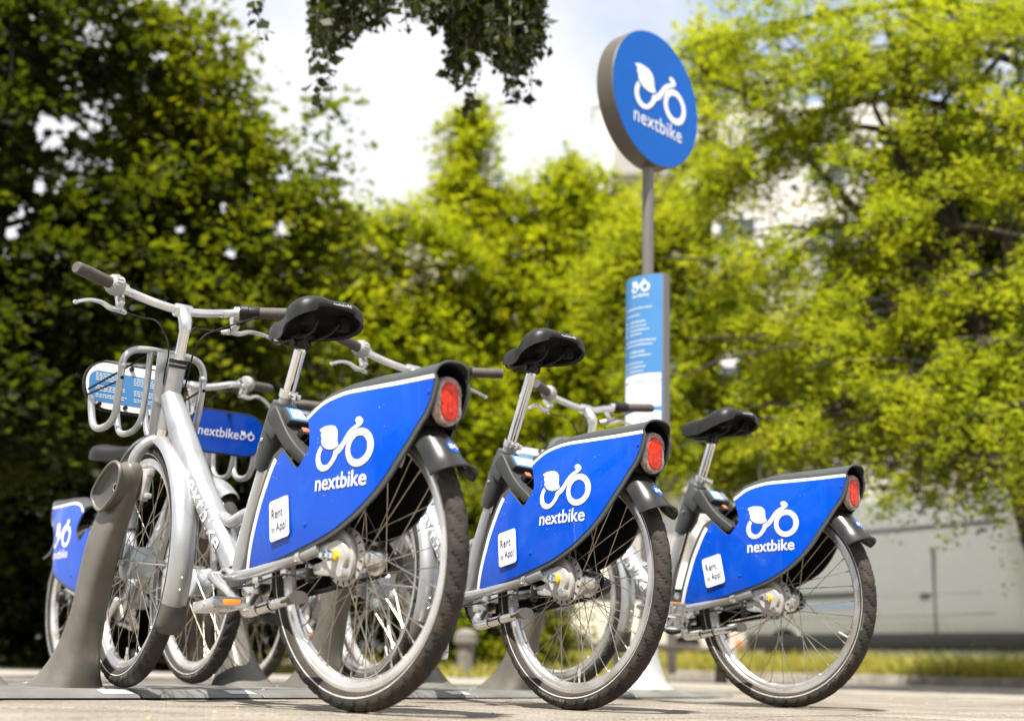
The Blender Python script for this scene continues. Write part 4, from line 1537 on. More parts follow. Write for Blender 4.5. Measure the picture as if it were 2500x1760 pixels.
tag(lo, 'scattered brown dry leaves along the kerb and paving', 'leaves', kind='stuff')

# ------------------------------------------------------------------ base plates of the dock row
seams = [-1.24, 0.09, 0.48, 0.95, 1.34, 1.81, 2.20, 2.86]
names = ['long grey base plate under the nearest docking post, cut by the left edge', 'narrow grey base plate just right of the nearest front tyre',
         'grey base plate directly behind the nearest rear wheel', 'narrow grey base plate between the nearest and middle rear tyres',
         'grey base plate behind the left half of the middle rear wheel', 'narrow grey base plate behind the right half of the middle rear wheel',
         'grey end base plate carrying the sign pole cone']
for k in range(len(seams) - 1):
    t0, t1 = seams[k] + 0.003, seams[k + 1] - 0.003
    o0 = row_pt((t0 + t1) / 2, 0.42)
    e = empty('base_plate', o0, ang)
    tag(e, names[k], 'base plate', 'base plates of the dock row')
    L = t1 - t0
    hp = MB()
    pr = [(-0.42, 0.004), (-0.412, 0.012), (-0.36, 0.0235), (0.36, 0.0235), (0.412, 0.012), (0.42, 0.004)]
    hp.prism(pr, lambda a, b, s=-L / 2: (s, a, b), lambda a, b, s=L / 2: (s, a, b), 0.0015, 1)
    hp.build('plate', MT['plate'], e, 25)
    for q in (-0.33, 0.33):
        for s in ((-L / 2 + 0.06, L / 2 - 0.06) if L > 0.42 else (-L / 2 + 0.07,)):
            MB().lathe([(0, 0.0045), (0.006, 0.004), (0.011, 0.0018), (0.013, 0.0)], V(s, q, 0.0235), (0, 0, 1), 14).build('bolt', MT['alu'], e)
    if k < 6:
        sl = (0.0235 - 0.012) / 0.052
        MB().add([(L / 2 - 0.10, -0.408, 0.0142), (L / 2 - 0.012, -0.408, 0.0142), (L / 2 - 0.022, -0.368, 0.0142 + 0.04 * sl), (L / 2 - 0.10, -0.368, 0.0142 + 0.04 * sl)], [(0, 1, 2, 3)]).build('white_label', MT['label'], e, smooth=False)


# ------------------------------------------------------------------ docking posts
def make_post():
    root = empty('docking_post')
    secs = [(0.0235, 1.040, 1.275, 0.100, 0.085), (0.05, 1.036, 1.232, 0.100, 0.068), (0.085, 1.032, 1.190, 0.100, 0.056), (0.13, 1.027, 1.150, 0.100, 0.048), (0.18, 1.014, 1.116, 0.101, 0.043), (0.24, 0.998, 1.089, 0.102, 0.040), (0.30, 0.976, 1.078, 0.103, 0.038), (0.36, 0.952, 1.064, 0.104, 0.037),
            (0.42, 0.928, 1.048, 0.103, 0.035), (0.47, 0.906, 1.032, 0.098, 0.030), (0.52, 0.884, 1.012, 0.095, 0.027), (0.56, 0.872, 0.994, 0.095, 0.027), (0.59, 0.870, 0.968, 0.095, 0.026), (0.606, 0.876, 0.945, 0.095, 0.024), (0.614, 0.888, 0.925, 0.095, 0.018)]
    rows = []
    for z, x0, x1, yc, hy in secs:
        row = []
        for k in range(28):
            a = 2 * pi * k / 28
            cc, ss = cos(a), sin(a)
            row.append(((x0 + x1) / 2 + (x1 - x0) / 2 * math.copysign(abs(cc) ** 0.7, cc), yc + hy * math.copysign(abs(ss) ** 0.55, ss), z))
        rows.append(row)
    n = 6
    dense = []
    for k in range(28):
        dense.append(cat([r[k] for r in rows], 3))
    rows = [[dense[k][i] for k in range(28)] for i in range(len(dense[0]))]
    mb = MB().grid(rows, wrap=True)
    mb.f.append(tuple((len(rows) - 1) * 28 + k for k in range(28)))
    mb.build('post_body', MT['post'], root, 50)
    # head: raised oval frame with a scooped hollow and a keyhole
    ov = [(1.012, 0.530), (0.990, 0.498), (0.955, 0.484), (0.920, 0.500), (0.885, 0.525), (0.872, 0.556), (0.872, 0.590), (0.895, 0.608), (0.925, 0.606), (0.958, 0.588), (0.992, 0.560)]
    oc = cat([(x, z, 0) for x, z in ov], 4, True)
    cx, cz = 0.938, 0.548
    lip = [V(p.x, 0.1425, p.y) for p in oc]
    hm = MB().tube(lip, 0.0055, 8, closed=True)
    hm.grid([[V(p.x, 0.106, p.y) for p in oc] + [V(oc[0].x, 0.106, oc[0].y)], [V(p.x, 0.1425, p.y) for p in oc] + [V(oc[0].x, 0.1425, oc[0].y)]])
    hm.build('post_head', MT['post'], root, 45)
    rows = []
    for q in range(9):
        s = 1 - q / 8.0
        dep = 0.0145 * (1 - s * s)
        rows.append([V(cx + (p.x - cx) * 0.90 * s, 0.1455 - dep * 0.0 - 0.0 + 0.0006 * (1 - s), cz + (p.y - cz) * 0.90 * s) for p in oc])
    # bowl: sides rise steeply then a flat floor (set proud so the hollow is real)
    rows = []
    for (s, y) in ((0.985, 0.1435), (0.93, 0.1420), (0.86, 0.1375), (0.76, 0.1325), (0.62, 0.1290), (0.4, 0.1268), (0.2, 0.1262), (0.02, 0.1262)):
        rows.append([V(cx + (p.x - cx) * s, y, cz + (p.y - cz) * s) for p in oc])
    MB().grid(rows, wrap=True).build('head_scoop', MT['scoop'], root, 50)
    MB().lathe([(0, 0.001), (0.008, 0.001), (0.011, 0.003), (0.012, 0.0)], V(0.915, 0.1266, 0.545), (0, 1, 0), 16).build('keyhole_ring', MT['alu'], root)
    MB().lathe([(0, 0.0035), (0.0075, 0.003), (0.0078, 0.0)], V(0.915, 0.1270, 0.545), (0, 1, 0), 16).build('keyhole', MT['liner'], root)
    # latch toward the bicycle
    lm = MB().box((0.880, 0.062, 0.555), (0.030, 0.020, 0.085), Matrix.Rotation(radians(-12), 4, 'Y'), 0.004)
    lm.box((0.862, 0.060, 0.588), (0.016, 0.018, 0.020), None, 0.003)
    lm.box((0.864, 0.060, 0.525), (0.016, 0.018, 0.014), None, 0.003)
    lm.build('latch', MT['cast'], root)
    return root


BIKES = [  # X, Y, z, yaw, lean
    (-0.3126, 2.9280, 0.0009, 2.3497, -0.0168), (0.1850, 3.5218, -0.0022, 2.2511, 0.0292), (0.8753, 4.2087, 0.0011, 2.3282, -0.0119)]
OPP = [(-1.660, 5.23, 0.0, -0.880, 0.0), (-1.10, 5.84, 0.0, -0.88, 0.0)]
post = make_post()
slots = [(BIKES[0], 'warm grey docking post holding the nearest bicycle by its fork'),
         (BIKES[1], 'warm grey docking post seen through the nearest rear wheel'),
         (BIKES[2], 'warm grey docking post left of the middle rear wheel, nearer foot of the V'),
         (OPP[0], 'grey docking post with spoke shadows beside the nearest rear wheel'),
         (OPP[1], 'grey docking post left foot of the V between nearest and middle wheels'),
         ((OPP[0][0] - 0.68, OPP[0][1] - 0.67, 0, -0.83, 0), 'grey docking post foot cut by the left picture edge')]
for k, (b, lab) in enumerate(slots):
    o = post if k == 0 else copy_tree(post)
    o.matrix_world = Matrix.Translation((b[0], b[1], 0.0)) @ Matrix.Rotation(b[3], 4, 'Z')
    tag(o, lab, 'docking post', 'docking posts of the bicycle station')

# ------------------------------------------------------------------ bicycles
P = make_bike()
labels = ['nearest silver rental bicycle with blue panel, large at left of the sign', 'middle silver rental bicycle with raised saddle and blue panel',
          'rightmost silver rental bicycle with tilted sticker on its blue panel', 'far silver rental bicycle facing right behind the nearest front wheel, blue carrier sign',
          'far silver rental bicycle facing right, mostly hidden behind the nearest blue panel']
poses = [dict(steer=-0.19, seat=0.0, crank=-0.44, wheel=2.6, fwheel=0.0, roll_pedal=0.15), dict(steer=-0.08, seat=0.100, crank=-1.45, wheel=0.05, fwheel=0.5, roll_pedal=0.4),
         dict(steer=0.0, seat=0.012, crank=-0.12, wheel=1.1, fwheel=1.2, roll_pedal=1.35, stk=12.5), dict(steer=-0.05, seat=-0.045, crank=2.3, wheel=2.0, fwheel=-0.4, roll_pedal=0.1), dict(steer=-0.05, seat=0.03, crank=0.6, wheel=0.7, fwheel=0.2)]
tables = [None]
for k in range(1, 5):
    t = {}
    copy_tree(P['root'], None, t)
    tables.append(t)
for k, b in enumerate(BIKES + OPP):
    t = tables[k]
    r = pose_bike(P, t, *b, **poses[k])
    tag(r, labels[k], 'bicycle', 'rental bicycles at the dock row')
    if k > 0:
        bpy.data.objects.remove(t[P['number'].name])

# ------------------------------------------------------------------ sign pole
SB = at(1578, 1676, 5.6)
ST = at(1583, 249, 5.6)
base = V(SB.x, 5.6, 0.0235)
lean_x = (ST.x - base.x) / (ST.z - base.z)
sg = empty('station_sign', base)
tag(sg, 'tall grey pole with round blue sign and curved blue information panel', 'sign')
SH = Matrix.Identity(4)
SH = Matrix.Rotation(atan2(lean_x, 1.0), 4, 'Y')
sg.matrix_world = Matrix.Translation(base) @ SH
ZC = ST.z - base.z
MB().lathe([(0.0, 0.0), (0.118, 0.0), (0.118, 0.004), (0.106, 0.012), (0.086, 0.035), (0.068, 0.075), (0.054, 0.125), (0.044, 0.18), (0.036, 0.25), (0.031, 0.34), (0.0265, 0.36)], (0, 0, 0), (0, 0, 1), 40).build('cone_foot', MT['cone'], sg)
MB().tube([(0, 0, 0.0), (0, 0, 1.0), (0, 0, ZC - 0.22)], 0.0262, 24).build('pole', MT['pole'], sg)
# round sign
an = radians(46.5)
nf = V(sin(an), -cos(an), 0)
uf = V(cos(an), sin(an), 0)
vf = V(0, 0, 1)
DC = V(0, 0, ZC)
MB().lathe([(0, -0.047), (0.312, -0.047), (0.320, -0.042), (0.320, 0.042), (0.316, 0.0465), (0.312, 0.0465)], DC, nf, 72).build('sign_case', MT['rim_sign'], sg, 40)
v, fc = fill2d([circle(0, 0, 0.3165, 72)])
decal(MB(), v, fc, lambda a, b: DC + nf * 0.0478 + uf * a + vf * b).build('sign_face', MT['blue_sign'], sg, smooth=False)
decal(MB(), LOGO_V, LOGO_F, lambda u, w: DC + nf * 0.0496 + uf * (-0.164 + 0.388 * u) + vf * (-0.082 + 0.388 * w)).build('emblem', MT['white'], sg, smooth=False)
v, fc = text_fit('nextbike', 0.356, bold=0.002, space=1.04)
decal(MB(), v, fc, lambda u, w: DC + nf * 0.0496 + uf * (-0.168 + u) + vf * (-0.158 + w * 1.04)).build('lettering', MT['white'], sg, smooth=False)
# curved information panel
pa = radians(-43.5)
npn = V(sin(pa), -cos(pa), 0)
upn = V(cos(pa), sin(pa), 0)
z0, z1 = 0.965, 1.772
HW, TH = 0.106, 0.020


def cyl(a, z, lift=0.0):
    """a from -1..1 across the convex front."""
    bulge = 0.038 * (1 - a * a)
    return upn * (a * HW) + npn * (TH + bulge + lift) + V(0, 0, z)


pm = MB()
N = 17
rows = []
for z in (z0, z1):
    r = [cyl(-1 + 2 * k / (N - 1), z) for k in range(N)]
    bk = [-(upn * ((-1 + 2 * k / (N - 1)) * HW) + npn * (TH + 0.010 * (1 - (-1 + 2 * k / (N - 1)) ** 2))) + V(0, 0, z) for k in range(N)]
    rows.append(r + bk)
pm.grid(rows, wrap=True)
nn = len(rows[0])
pm.f.append(tuple(range(nn)))
pm.f.append(tuple(range(nn, 2 * nn)))
pb = pm.build('information_panel', MT['pole'], sg, 35)
fix_normals(pb.data)


def strip(mb, a0, a1, za, zb, lift, n=10):
    ra = [cyl(a0 + (a1 - a0) * k / n, za, lift) for k in range(n + 1)]
    rb_ = [cyl(a0 + (a1 - a0) * k / n, zb, lift) for k in range(n + 1)]
    mb.grid([ra, rb_])
    return mb


strip(MB(), -0.985, 0.95, z0 + 0.004, z1 - 0.003, 0.0016, 16).build('panel_sheet', MT['blue_print'], sg, 60)
wb = MB()
strip(wb, -0.93, 0.90, 1.180, 1.325, 0.0026)
strip(wb, -0.93, 0.90, 1.000, 1.160, 0.0026)
wb.build('white_field', MT['white'], sg, 60)
hb_ = MB()
strip(hb_, -0.93, -0.60, 1.292, 1.297, 0.0034)
strip(hb_, -0.2, 0.90, 1.292, 1.297, 0.0034)
hb_.build('heading_rule', MT['blue_print'], sg, 60)
tl_ = MB()
rs = random.Random(12)
zz = 1.62
for (n_, a0, a1) in ((1, -0.85, 0.75), (1, -0.85, 0.35), (4, -0.55, 0.45), (2, -0.85, 0.75), (2, -0.55, 0.6), (4, -0.60, 0.35), (2, -0.85, 0.75)):
    for j in range(n_):
        u0, ue = a0, a1 - rs.uniform(0, 0.35)
        while u0 < ue:
            wl_ = rs.uniform(0.05, 0.16)
            strip(tl_, u0, min(u0 + wl_, ue), zz, zz + rs.choice((0.0045, 0.0055)), 0.0026, 2)
            u0 += wl_ + 0.025
        if n_ == 4:
            strip(tl_, -0.85, -0.74, zz - 0.001, zz + 0.008, 0.0026, 2)
        zz -= 0.0185
    zz -= 0.012
small(tl_.build('print_lines', MT['label'], sg, 60))
lm = MB()
decal(lm, LOGO_V, LOGO_F, lambda u, w: cyl(-0.42 + u * 0.9, 1.695 + w * 0.095, 0.0028))
v, fc = text_fit('nextbike', 0.84)
decal(lm, v, fc, lambda u, w: cyl(-0.40 + u, 1.672 + w * 0.10, 0.0028))
lm.build('panel_emblem', MT['white'], sg, smooth=False)
# ------------------------------------------------------------------ kerb, verge, road
KP, KD = V(2.4, 20, 0), V(0.6, -0.8, 0)
KN = V(0.8, 0.6, 0)


def kp(t, n, z=0.0):
    return KP + KD * t + KN * n + V(0, 0, z)


kang = atan2(KD.y, KD.x)
ks_mesh = MB().box((0, 0, 0), (0.985, 0.12, 0.16), None, 0.008, 2).mesh('kerb_stone', MT['kerb'], 50)
kerb = structure(empty('kerb', kp(0, 0)))
rs = random.Random(4)
for k in range(-14, 14):
    o = link('kerb_stone', ks_mesh, kerb)
    o.location = kp(k, 0.06, 0.025 + rs.uniform(-0.004, 0.004)) - kerb.location
    o.rotation_euler = (rs.uniform(-0.01, 0.01), 0, kang + rs.uniform(-0.006, 0.006))
vg = MB().add([kp(-16, 0.121, 0.085), kp(14, 0.121, 0.085), kp(14, 1.45, 0.10), kp(-16, 1.45, 0.10)], [(0, 1, 2, 3)])
vg.add([kp(-16, 1.45, 0.10), kp(14, 1.45, 0.10), kp(14, 1.47, -0.01), kp(-16, 1.47, -0.01)], [(0, 1, 2, 3)])
structure(vg.build('verge', MT['soil'], None, smooth=False))
rd = MB().add([kp(-60, 1.46, 0.0), kp(40, 1.46, 0.0), kp(40, 9, 0.0), kp(-60, 9, 0.0)], [(0, 1, 2, 3)])
structure(rd.build('road', MT['road'], None, smooth=False))


# ------------------------------------------------------------------ vegetation helpers
def leaf_object(name, pos, nrm_bias, size, material, parent=None, aspect=0.55, tint=None, up=0.5, seed=0):
    """Leaves as folded rhombs: pos (n,3); one mesh."""
    rng = np.random.default_rng(seed)
    n = len(pos)
    L = size * (0.45 + 1.15 * rng.uniform(0, 1, n) ** 1.4)
    nz = rng.normal(size=(n, 3))
    nz /= np.linalg.norm(nz, axis=1)[:, None]
    nz[:, 2] = np.abs(nz[:, 2])
    nz = nz * (1 - up) + np.array(nrm_bias) * up
    nz /= np.linalg.norm(nz, axis=1)[:, None]
    r = rng.normal(size=(n, 3))
    ax = np.cross(nz, r)
    ax /= np.linalg.norm(ax, axis=1)[:, None]
    bx = np.cross(nz, ax)
    h = L[:, None] * 0.5
    w = (L * aspect)[:, None] * 0.5
    fold = nz * (L * 0.10)[:, None]
    v = np.stack([pos - ax * h, pos + bx * w + fold - ax * h * 0.15, pos + ax * h, pos - bx * w + fold - ax * h * 0.15], 1).reshape(-1, 3)
    me = bpy.data.meshes.new(name)
    me.vertices.add(4 * n)
    me.vertices.foreach_set('co', v.astype(np.float32).ravel())
    idx = np.arange(4 * n, dtype=np.int32)
    me.loops.add(4 * n)
    me.loops.foreach_set('vertex_index', idx)
    me.polygons.add(n)
    me.polygons.foreach_set('loop_start', np.arange(0, 4 * n, 4, dtype=np.int32))
    me.polygons.foreach_set('loop_total', np.full(n, 4, dtype=np.int32))
    me.update(calc_edges=True)
    at_ = me.attributes.new('tint', 'FLOAT', 'POINT')
    if tint is None:
        tint = rng.uniform(0, 1, n)
    at_.data.foreach_set('value', np.repeat(tint, 4).astype(np.float32))
    me.materials.append(material)
    return link(name, me, parent)


def clump_points(blobs, clumps, per, spread, rng, shell=0.55, flat=0.6, boughs=None):
    """blobs [(cx,cy,cz,rx,ry,rz)] -> clump centres, leaf positions, tint."""
    vol = np.array([b[3] * b[4] * b[5] for b in blobs]) ** 0.75
    pick = rng.choice(len(blobs), size=clumps, p=vol / vol.sum())
    B = np.array(blobs)[pick]
    d = rng.normal(size=(clumps, 3))
    d /= np.linalg.norm(d, axis=1)[:, None]
    r = shell + (1 - shell) * rng.uniform(0, 1, clumps) ** 0.8
    r = np.where(rng.uniform(0, 1, clumps) < 0.25, r * rng.uniform(0.3, 1, clumps), r)
    cen = B[:, :3] + d * B[:, 3:] * r[:, None]
    if boughs:                                  # foliage carried in layers along sweeping boughs
        paths = [cat([at(*q) for q in bg], 10) for bg in boughs]
        ln = np.array([sum((a - b).length for a, b in zip(pt[:-1], pt[1:])) for pt in paths])
        nb = int(clumps * 0.85)
        wh = rng.choice(len(paths), size=nb, p=ln / ln.sum())
        for i in range(nb):
            pt = paths[wh[i]]
            u = rng.uniform(0, 1) ** 0.85
            c = pt[int(u * (len(pt) - 1))]
            cen[i] = (c.x + rng.normal() * 0.16, c.y + rng.normal() * 0.42, c.z + rng.normal() * 0.085 - 0.05)
            d[i] = (rng.normal() * 0.6 - 0.5, rng.normal() * 0.7, -0.15)
    tc = rng.uniform(0, 1, clumps)
    sc = spread * rng.uniform(0.6, 1.4, clumps)
    ns = 5                                     # sprays in a clump: leaves strung along short drooping twigs
    ps = per // ns
    per = ps * ns
    d2 = rng.normal(size=(clumps, ns, 3))
    d2[:, :, 2] = d2[:, :, 2] * 0.5 - 0.25
    d2 += (d / 1.2)[:, None, :] * 0.6
    d2 /= np.linalg.norm(d2, axis=2)[:, :, None]
    tt = rng.uniform(0, 1, (clumps, ns, ps))
    q = cen[:, None, None, :] + d2[:, :, None, :] * (tt * sc[:, None, None] * 2.6)[..., None]
    q[..., 2] -= (tt ** 2) * sc[:, None, None] * 0.9
    q = q + rng.normal(size=q.shape) * (sc * 0.26)[:, None, None, None]
    p = q.reshape(-1, 3)
    tc = tc
    t = np.clip(np.repeat(tc, per) * 0.70 + np.repeat(rng.uniform(0, 0.35, clumps * ns), ps) + rng.uniform(0, 0.30, clumps * per) - 0.20, 0, 1)
    return cen, p, t


def tree(name, label, base, blobs, clumps, per, spread, size, lmat, bark, seed, group=None, trunk_r=0.12, limbs=16, aspect=0.55, flat=0.6, shell=0.55, top=None, category='tree', limb_r=0.035, up=0.45, holes=(), tpow=1.0, boughs=None):
    rng = np.random.default_rng(seed)
    root = empty(name, base)
    tag(root, label, category, group)
    cen, p, t = clump_points(blobs, clumps, per, spread, rng, shell, flat, boughs)
    for (hx, hy, hz, hr) in holes:              # openings in the crown, right through it
        d = np.hypot(p[:, 0] - hx * p[:, 1] / hy, (p[:, 2] - CAM_H) - (hz - CAM_H) * p[:, 1] / hy) / (p[:, 1] / hy)
        keep = d > hr * rng.uniform(0.35, 1.3, len(p))
        p, t = p[keep], t[keep]
    p[:, 2] = np.maximum(p[:, 2], 0.02)
    t = t ** tpow  # high powers leave few bright clumps, standing in for sun highlights
    b = np.array(base)
    leaf_object('crown', p - b, (0, 0, 1), size, lmat, root, aspect, t, up, seed + 1)
    B = np.array(blobs)
    c = (B[:, :3] * (B[:, 3:4] * B[:, 4:5])).sum(0) / (B[:, 3] * B[:, 4]).sum()
    ht = top if top is not None else float((B[:, 2] + B[:, 5] * 0.4).max())
    tr = MB()
    zfork = max(0.4, min(float((B[:, 2] - B[:, 5] * 0.7).min()), ht * 0.45))
    fork = Vector((base[0] * 0.8 + c[0] * 0.2, base[1] * 0.8 + c[1] * 0.2, zfork))
    bv = Vector(base)
    tr.tube(cat([V(0, 0, 0) + V(0, 0, -0.02), (fork - bv) * 0.5 + V(rng.uniform(-.06, .06), 0, 0), fork - bv, Vector((c[0], c[1], ht)) - bv], 5), [trunk_r * 1.25, trunk_r, trunk_r * 0.8, trunk_r * 0.18], 10)
    for bg in boughs or ():
        pt = cat([at(*q) for q in bg], 8)
        tr.tube([q - bv for q in pt], [limb_r, limb_r * 0.7, limb_r * 0.25], 7)
        for q in pt[::-1]:
            if rng.uniform() < 0.75:
                e = q + V(rng.normal() * 0.35 - 0.2, rng.normal() * 0.3, rng.normal() * 0.12 - 0.12)
                tr.tube(cat([q - bv, q.lerp(e, 0.5) - bv + V(0, 0, 0.05), e - bv], 3), [limb_r * 0.4, limb_r * 0.12], 5)
    sel = rng.choice(len(cen), size=min(limbs, len(cen)), replace=False)
    for q in sel:
        e = Vector(cen[q])
        k = rng.uniform(0.05, 0.75)
        s = fork.lerp(Vector((c[0], c[1], ht)), k)
        if s.z > e.z + 0.6:
            s.z = max(zfork, e.z - 0.2)
        mid = s.lerp(e, 0.5) + V(rng.uniform(-.15, .15), rng.uniform(-.15, .15), 0.10)
        tr.tube(cat([s - bv, mid - bv, e - bv], 4), [limb_r, limb_r * 0.6, limb_r * 0.2], 6)
    tr.build('trunk', bark, root, 60)
    return root


MT['bark'] = mat('dark_bark', (0.07, 0.055, 0.04), 0.9, col2=(0.035, 0.028, 0.022), vscale=12, bump=0.5, bscale=40)
MT['bark_pale'] = mat('birch_bark', (0.5, 0.48, 0.44), 0.8, col2=(0.06, 0.055, 0.05), vscale=7, bump=0.3, bscale=30)
MT['leaf_dark'] = leaf_mat('shade_toned_maple_leaf', (0.003, 0.007, 0.001), (0.038, 0.046, 0.002), (0.17, 0.19, 0.005), 0.36)  # dark leaf tone with the trees' shade painted into the colour
MT['leaf_edge'] = leaf_mat('sunlit_maple_leaf', (0.006, 0.011, 0.001), (0.085, 0.096, 0.004), (0.34, 0.35, 0.008), 0.40)  # lighter copy of the maple leaf, sunlight put into its colour
MT['leaf_deep'] = leaf_mat('deep_shade_leaf', (0.002, 0.0045, 0.0006), (0.060, 0.072, 0.003), (0.22, 0.25, 0.005), 0.33)  # hedge shade painted as near black, sun flecks as the bright tint
MT['leaf_mid'] = leaf_mat('sunny_shrub_leaf', (0.030, 0.044, 0.002), (0.245, 0.248, 0.007), (0.66, 0.65, 0.012), 0.46)
MT['leaf_loc'] = leaf_mat('locust_leaf', (0.034, 0.050, 0.003), (0.250, 0.258, 0.012), (0.66, 0.66, 0.020), 0.46)
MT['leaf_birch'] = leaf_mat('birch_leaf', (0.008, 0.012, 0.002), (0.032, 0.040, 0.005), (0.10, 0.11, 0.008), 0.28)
MT['leaf_bloom'] = leaf_mat('cream_blossom', (0.30, 0.29, 0.18), (0.62, 0.58, 0.40), (0.5, 0.48, 0.3), 0.3)
MT['leaf_hedge'] = leaf_mat('hedge_leaf', (0.030, 0.045, 0.002), (0.150, 0.160, 0.004), (0.42, 0.42, 0.008), 0.40)
MT['grass'] = leaf_mat('dry_grass_blade', (0.20, 0.23, 0.015), (0.55, 0.46, 0.12), (0.62, 0.58, 0.06), 0.40)


def blob(px, py, Y, rx, ry, rz):
    p = at(px, py, Y)
    return (p.x, p.y, p.z, rx, ry, rz)


# left: dark trees in front of the bright sky
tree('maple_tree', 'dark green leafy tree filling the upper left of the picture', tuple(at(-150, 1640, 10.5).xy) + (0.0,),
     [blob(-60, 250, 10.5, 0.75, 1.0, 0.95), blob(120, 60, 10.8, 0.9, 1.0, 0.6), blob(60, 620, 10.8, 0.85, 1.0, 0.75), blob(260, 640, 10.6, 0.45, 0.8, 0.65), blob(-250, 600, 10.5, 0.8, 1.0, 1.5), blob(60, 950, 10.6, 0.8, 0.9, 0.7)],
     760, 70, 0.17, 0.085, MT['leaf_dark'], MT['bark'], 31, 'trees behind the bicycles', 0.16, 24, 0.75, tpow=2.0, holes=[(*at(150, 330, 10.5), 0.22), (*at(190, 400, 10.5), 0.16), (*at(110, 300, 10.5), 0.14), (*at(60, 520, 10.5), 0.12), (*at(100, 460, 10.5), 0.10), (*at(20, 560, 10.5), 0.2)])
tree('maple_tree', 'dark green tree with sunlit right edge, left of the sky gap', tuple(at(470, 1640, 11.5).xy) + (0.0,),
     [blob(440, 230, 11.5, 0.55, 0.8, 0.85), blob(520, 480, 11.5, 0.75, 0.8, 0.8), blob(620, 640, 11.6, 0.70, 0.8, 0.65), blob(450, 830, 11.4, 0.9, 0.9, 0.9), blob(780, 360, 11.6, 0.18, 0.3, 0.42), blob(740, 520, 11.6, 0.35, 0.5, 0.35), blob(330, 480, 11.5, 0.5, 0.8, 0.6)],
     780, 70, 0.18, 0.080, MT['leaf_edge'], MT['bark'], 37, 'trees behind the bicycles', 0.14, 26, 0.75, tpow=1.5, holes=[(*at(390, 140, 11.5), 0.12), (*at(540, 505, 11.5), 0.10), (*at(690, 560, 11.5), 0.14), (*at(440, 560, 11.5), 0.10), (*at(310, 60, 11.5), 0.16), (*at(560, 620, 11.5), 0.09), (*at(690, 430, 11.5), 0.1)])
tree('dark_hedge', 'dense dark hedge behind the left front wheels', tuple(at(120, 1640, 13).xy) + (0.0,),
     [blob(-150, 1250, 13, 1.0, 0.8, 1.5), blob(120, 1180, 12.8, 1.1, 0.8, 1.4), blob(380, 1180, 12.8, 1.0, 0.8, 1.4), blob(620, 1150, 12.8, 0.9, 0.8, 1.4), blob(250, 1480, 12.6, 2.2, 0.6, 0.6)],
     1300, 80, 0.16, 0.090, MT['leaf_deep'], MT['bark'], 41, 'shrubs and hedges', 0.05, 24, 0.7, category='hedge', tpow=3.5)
# middle: sunny shrubs and young trees
tree('flowering_shrub', 'sunny yellow-green shrub with cream blossom, under the sky gap', tuple(at(960, 1650, 15).xy) + (0.0,),
     [blob(880, 640, 15, 0.75, 0.8, 0.6), blob(1010, 620, 15, 0.8, 0.8, 0.62), blob(900, 850, 14.8, 1.1, 0.9, 1.0), blob(1050, 1050, 14.8, 0.9, 0.9, 1.2)],
     900, 70, 0.16, 0.080, MT['leaf_mid'], MT['bark'], 51, 'shrubs and hedges', 0.06, 30, 0.6, category='shrub', tpow=1.35)
bl = empty('blossom_sprays', at(960, 560, 14.6))
rngb = np.random.default_rng(77)
cenb, pb_, tb = clump_points([blob(930, 560, 14.7, 0.45, 0.5, 0.22), blob(1010, 560, 14.7, 0.5, 0.5, 0.25), blob(990, 660, 14.4, 0.7, 0.4, 0.4)], 110, 26, 0.06, rngb, 0.2, 0.5)
bo_ = leaf_object('blossom', pb_ - np.array(bl.location), (0, -0.5, 0.8), 0.045, MT['leaf_bloom'], bl, 0.9, tb, 0.4, 5)
tag(bl, 'cream blossom sprays on the shrub under the sky gap', 'blossom', kind='stuff')
tree('young_tree', 'slender yellow-green young tree rising into the sky gap', tuple(at(1140, 1650, 16).xy) + (0.0,),
     [blob(1150, 330, 16, 0.28, 0.3, 0.45), blob(1140, 480, 16, 0.5, 0.45, 0.5), blob(1130, 700, 16, 0.8, 0.7, 0.8), blob(1180, 950, 15.8, 0.8, 0.7, 0.9)],
     700, 70, 0.14, 0.078, MT['leaf_mid'], MT['bark'], 53, 'trees behind the bicycles', 0.07, 30, 0.6)
tree('sunny_shrub', 'bright yellow-green shrub just left of the sign pole', tuple(at(1370, 1650, 16).xy) + (0.0,),
     [blob(1310, 600, 16, 0.6, 0.6, 0.7), blob(1420, 540, 16, 0.45, 0.5, 0.75), blob(1500, 640, 16, 0.4, 0.5, 0.7), blob(1500, 520, 16, 0.24, 0.3, 0.35), blob(1330, 500, 16, 0.4, 0.4, 0.4), blob(1400, 455, 16, 0.26, 0.4, 0.4), blob(1350, 800, 15.8, 0.9, 0.8, 0.9), blob(1480, 850, 15.8, 0.8, 0.8, 0.9), blob(1350, 1080, 15.6, 0.9, 0.8, 1.0)],
     1000, 70, 0.15, 0.078, MT['leaf_mid'], MT['bark'], 57, 'shrubs and hedges', 0.06, 34, 0.6, category='shrub', tpow=1.3)
tree('low_hedge', 'low green hedge seen between the middle bicycle and the dock posts', tuple(at(1150, 1650, 14).xy) + (0.0,),
     [blob(820, 1330, 14.2, 0.9, 0.7, 1.1), blob(1050, 1380, 14.2, 0.9, 0.7, 1.0), blob(1250, 1330, 14.4, 0.9, 0.7, 0.9), blob(1200, 1540, 14.0, 0.9, 0.6, 0.35)],
     800, 70, 0.15, 0.078, MT['leaf_hedge'], MT['bark'], 59, 'shrubs and hedges', 0.04, 20, 0.6, category='hedge')
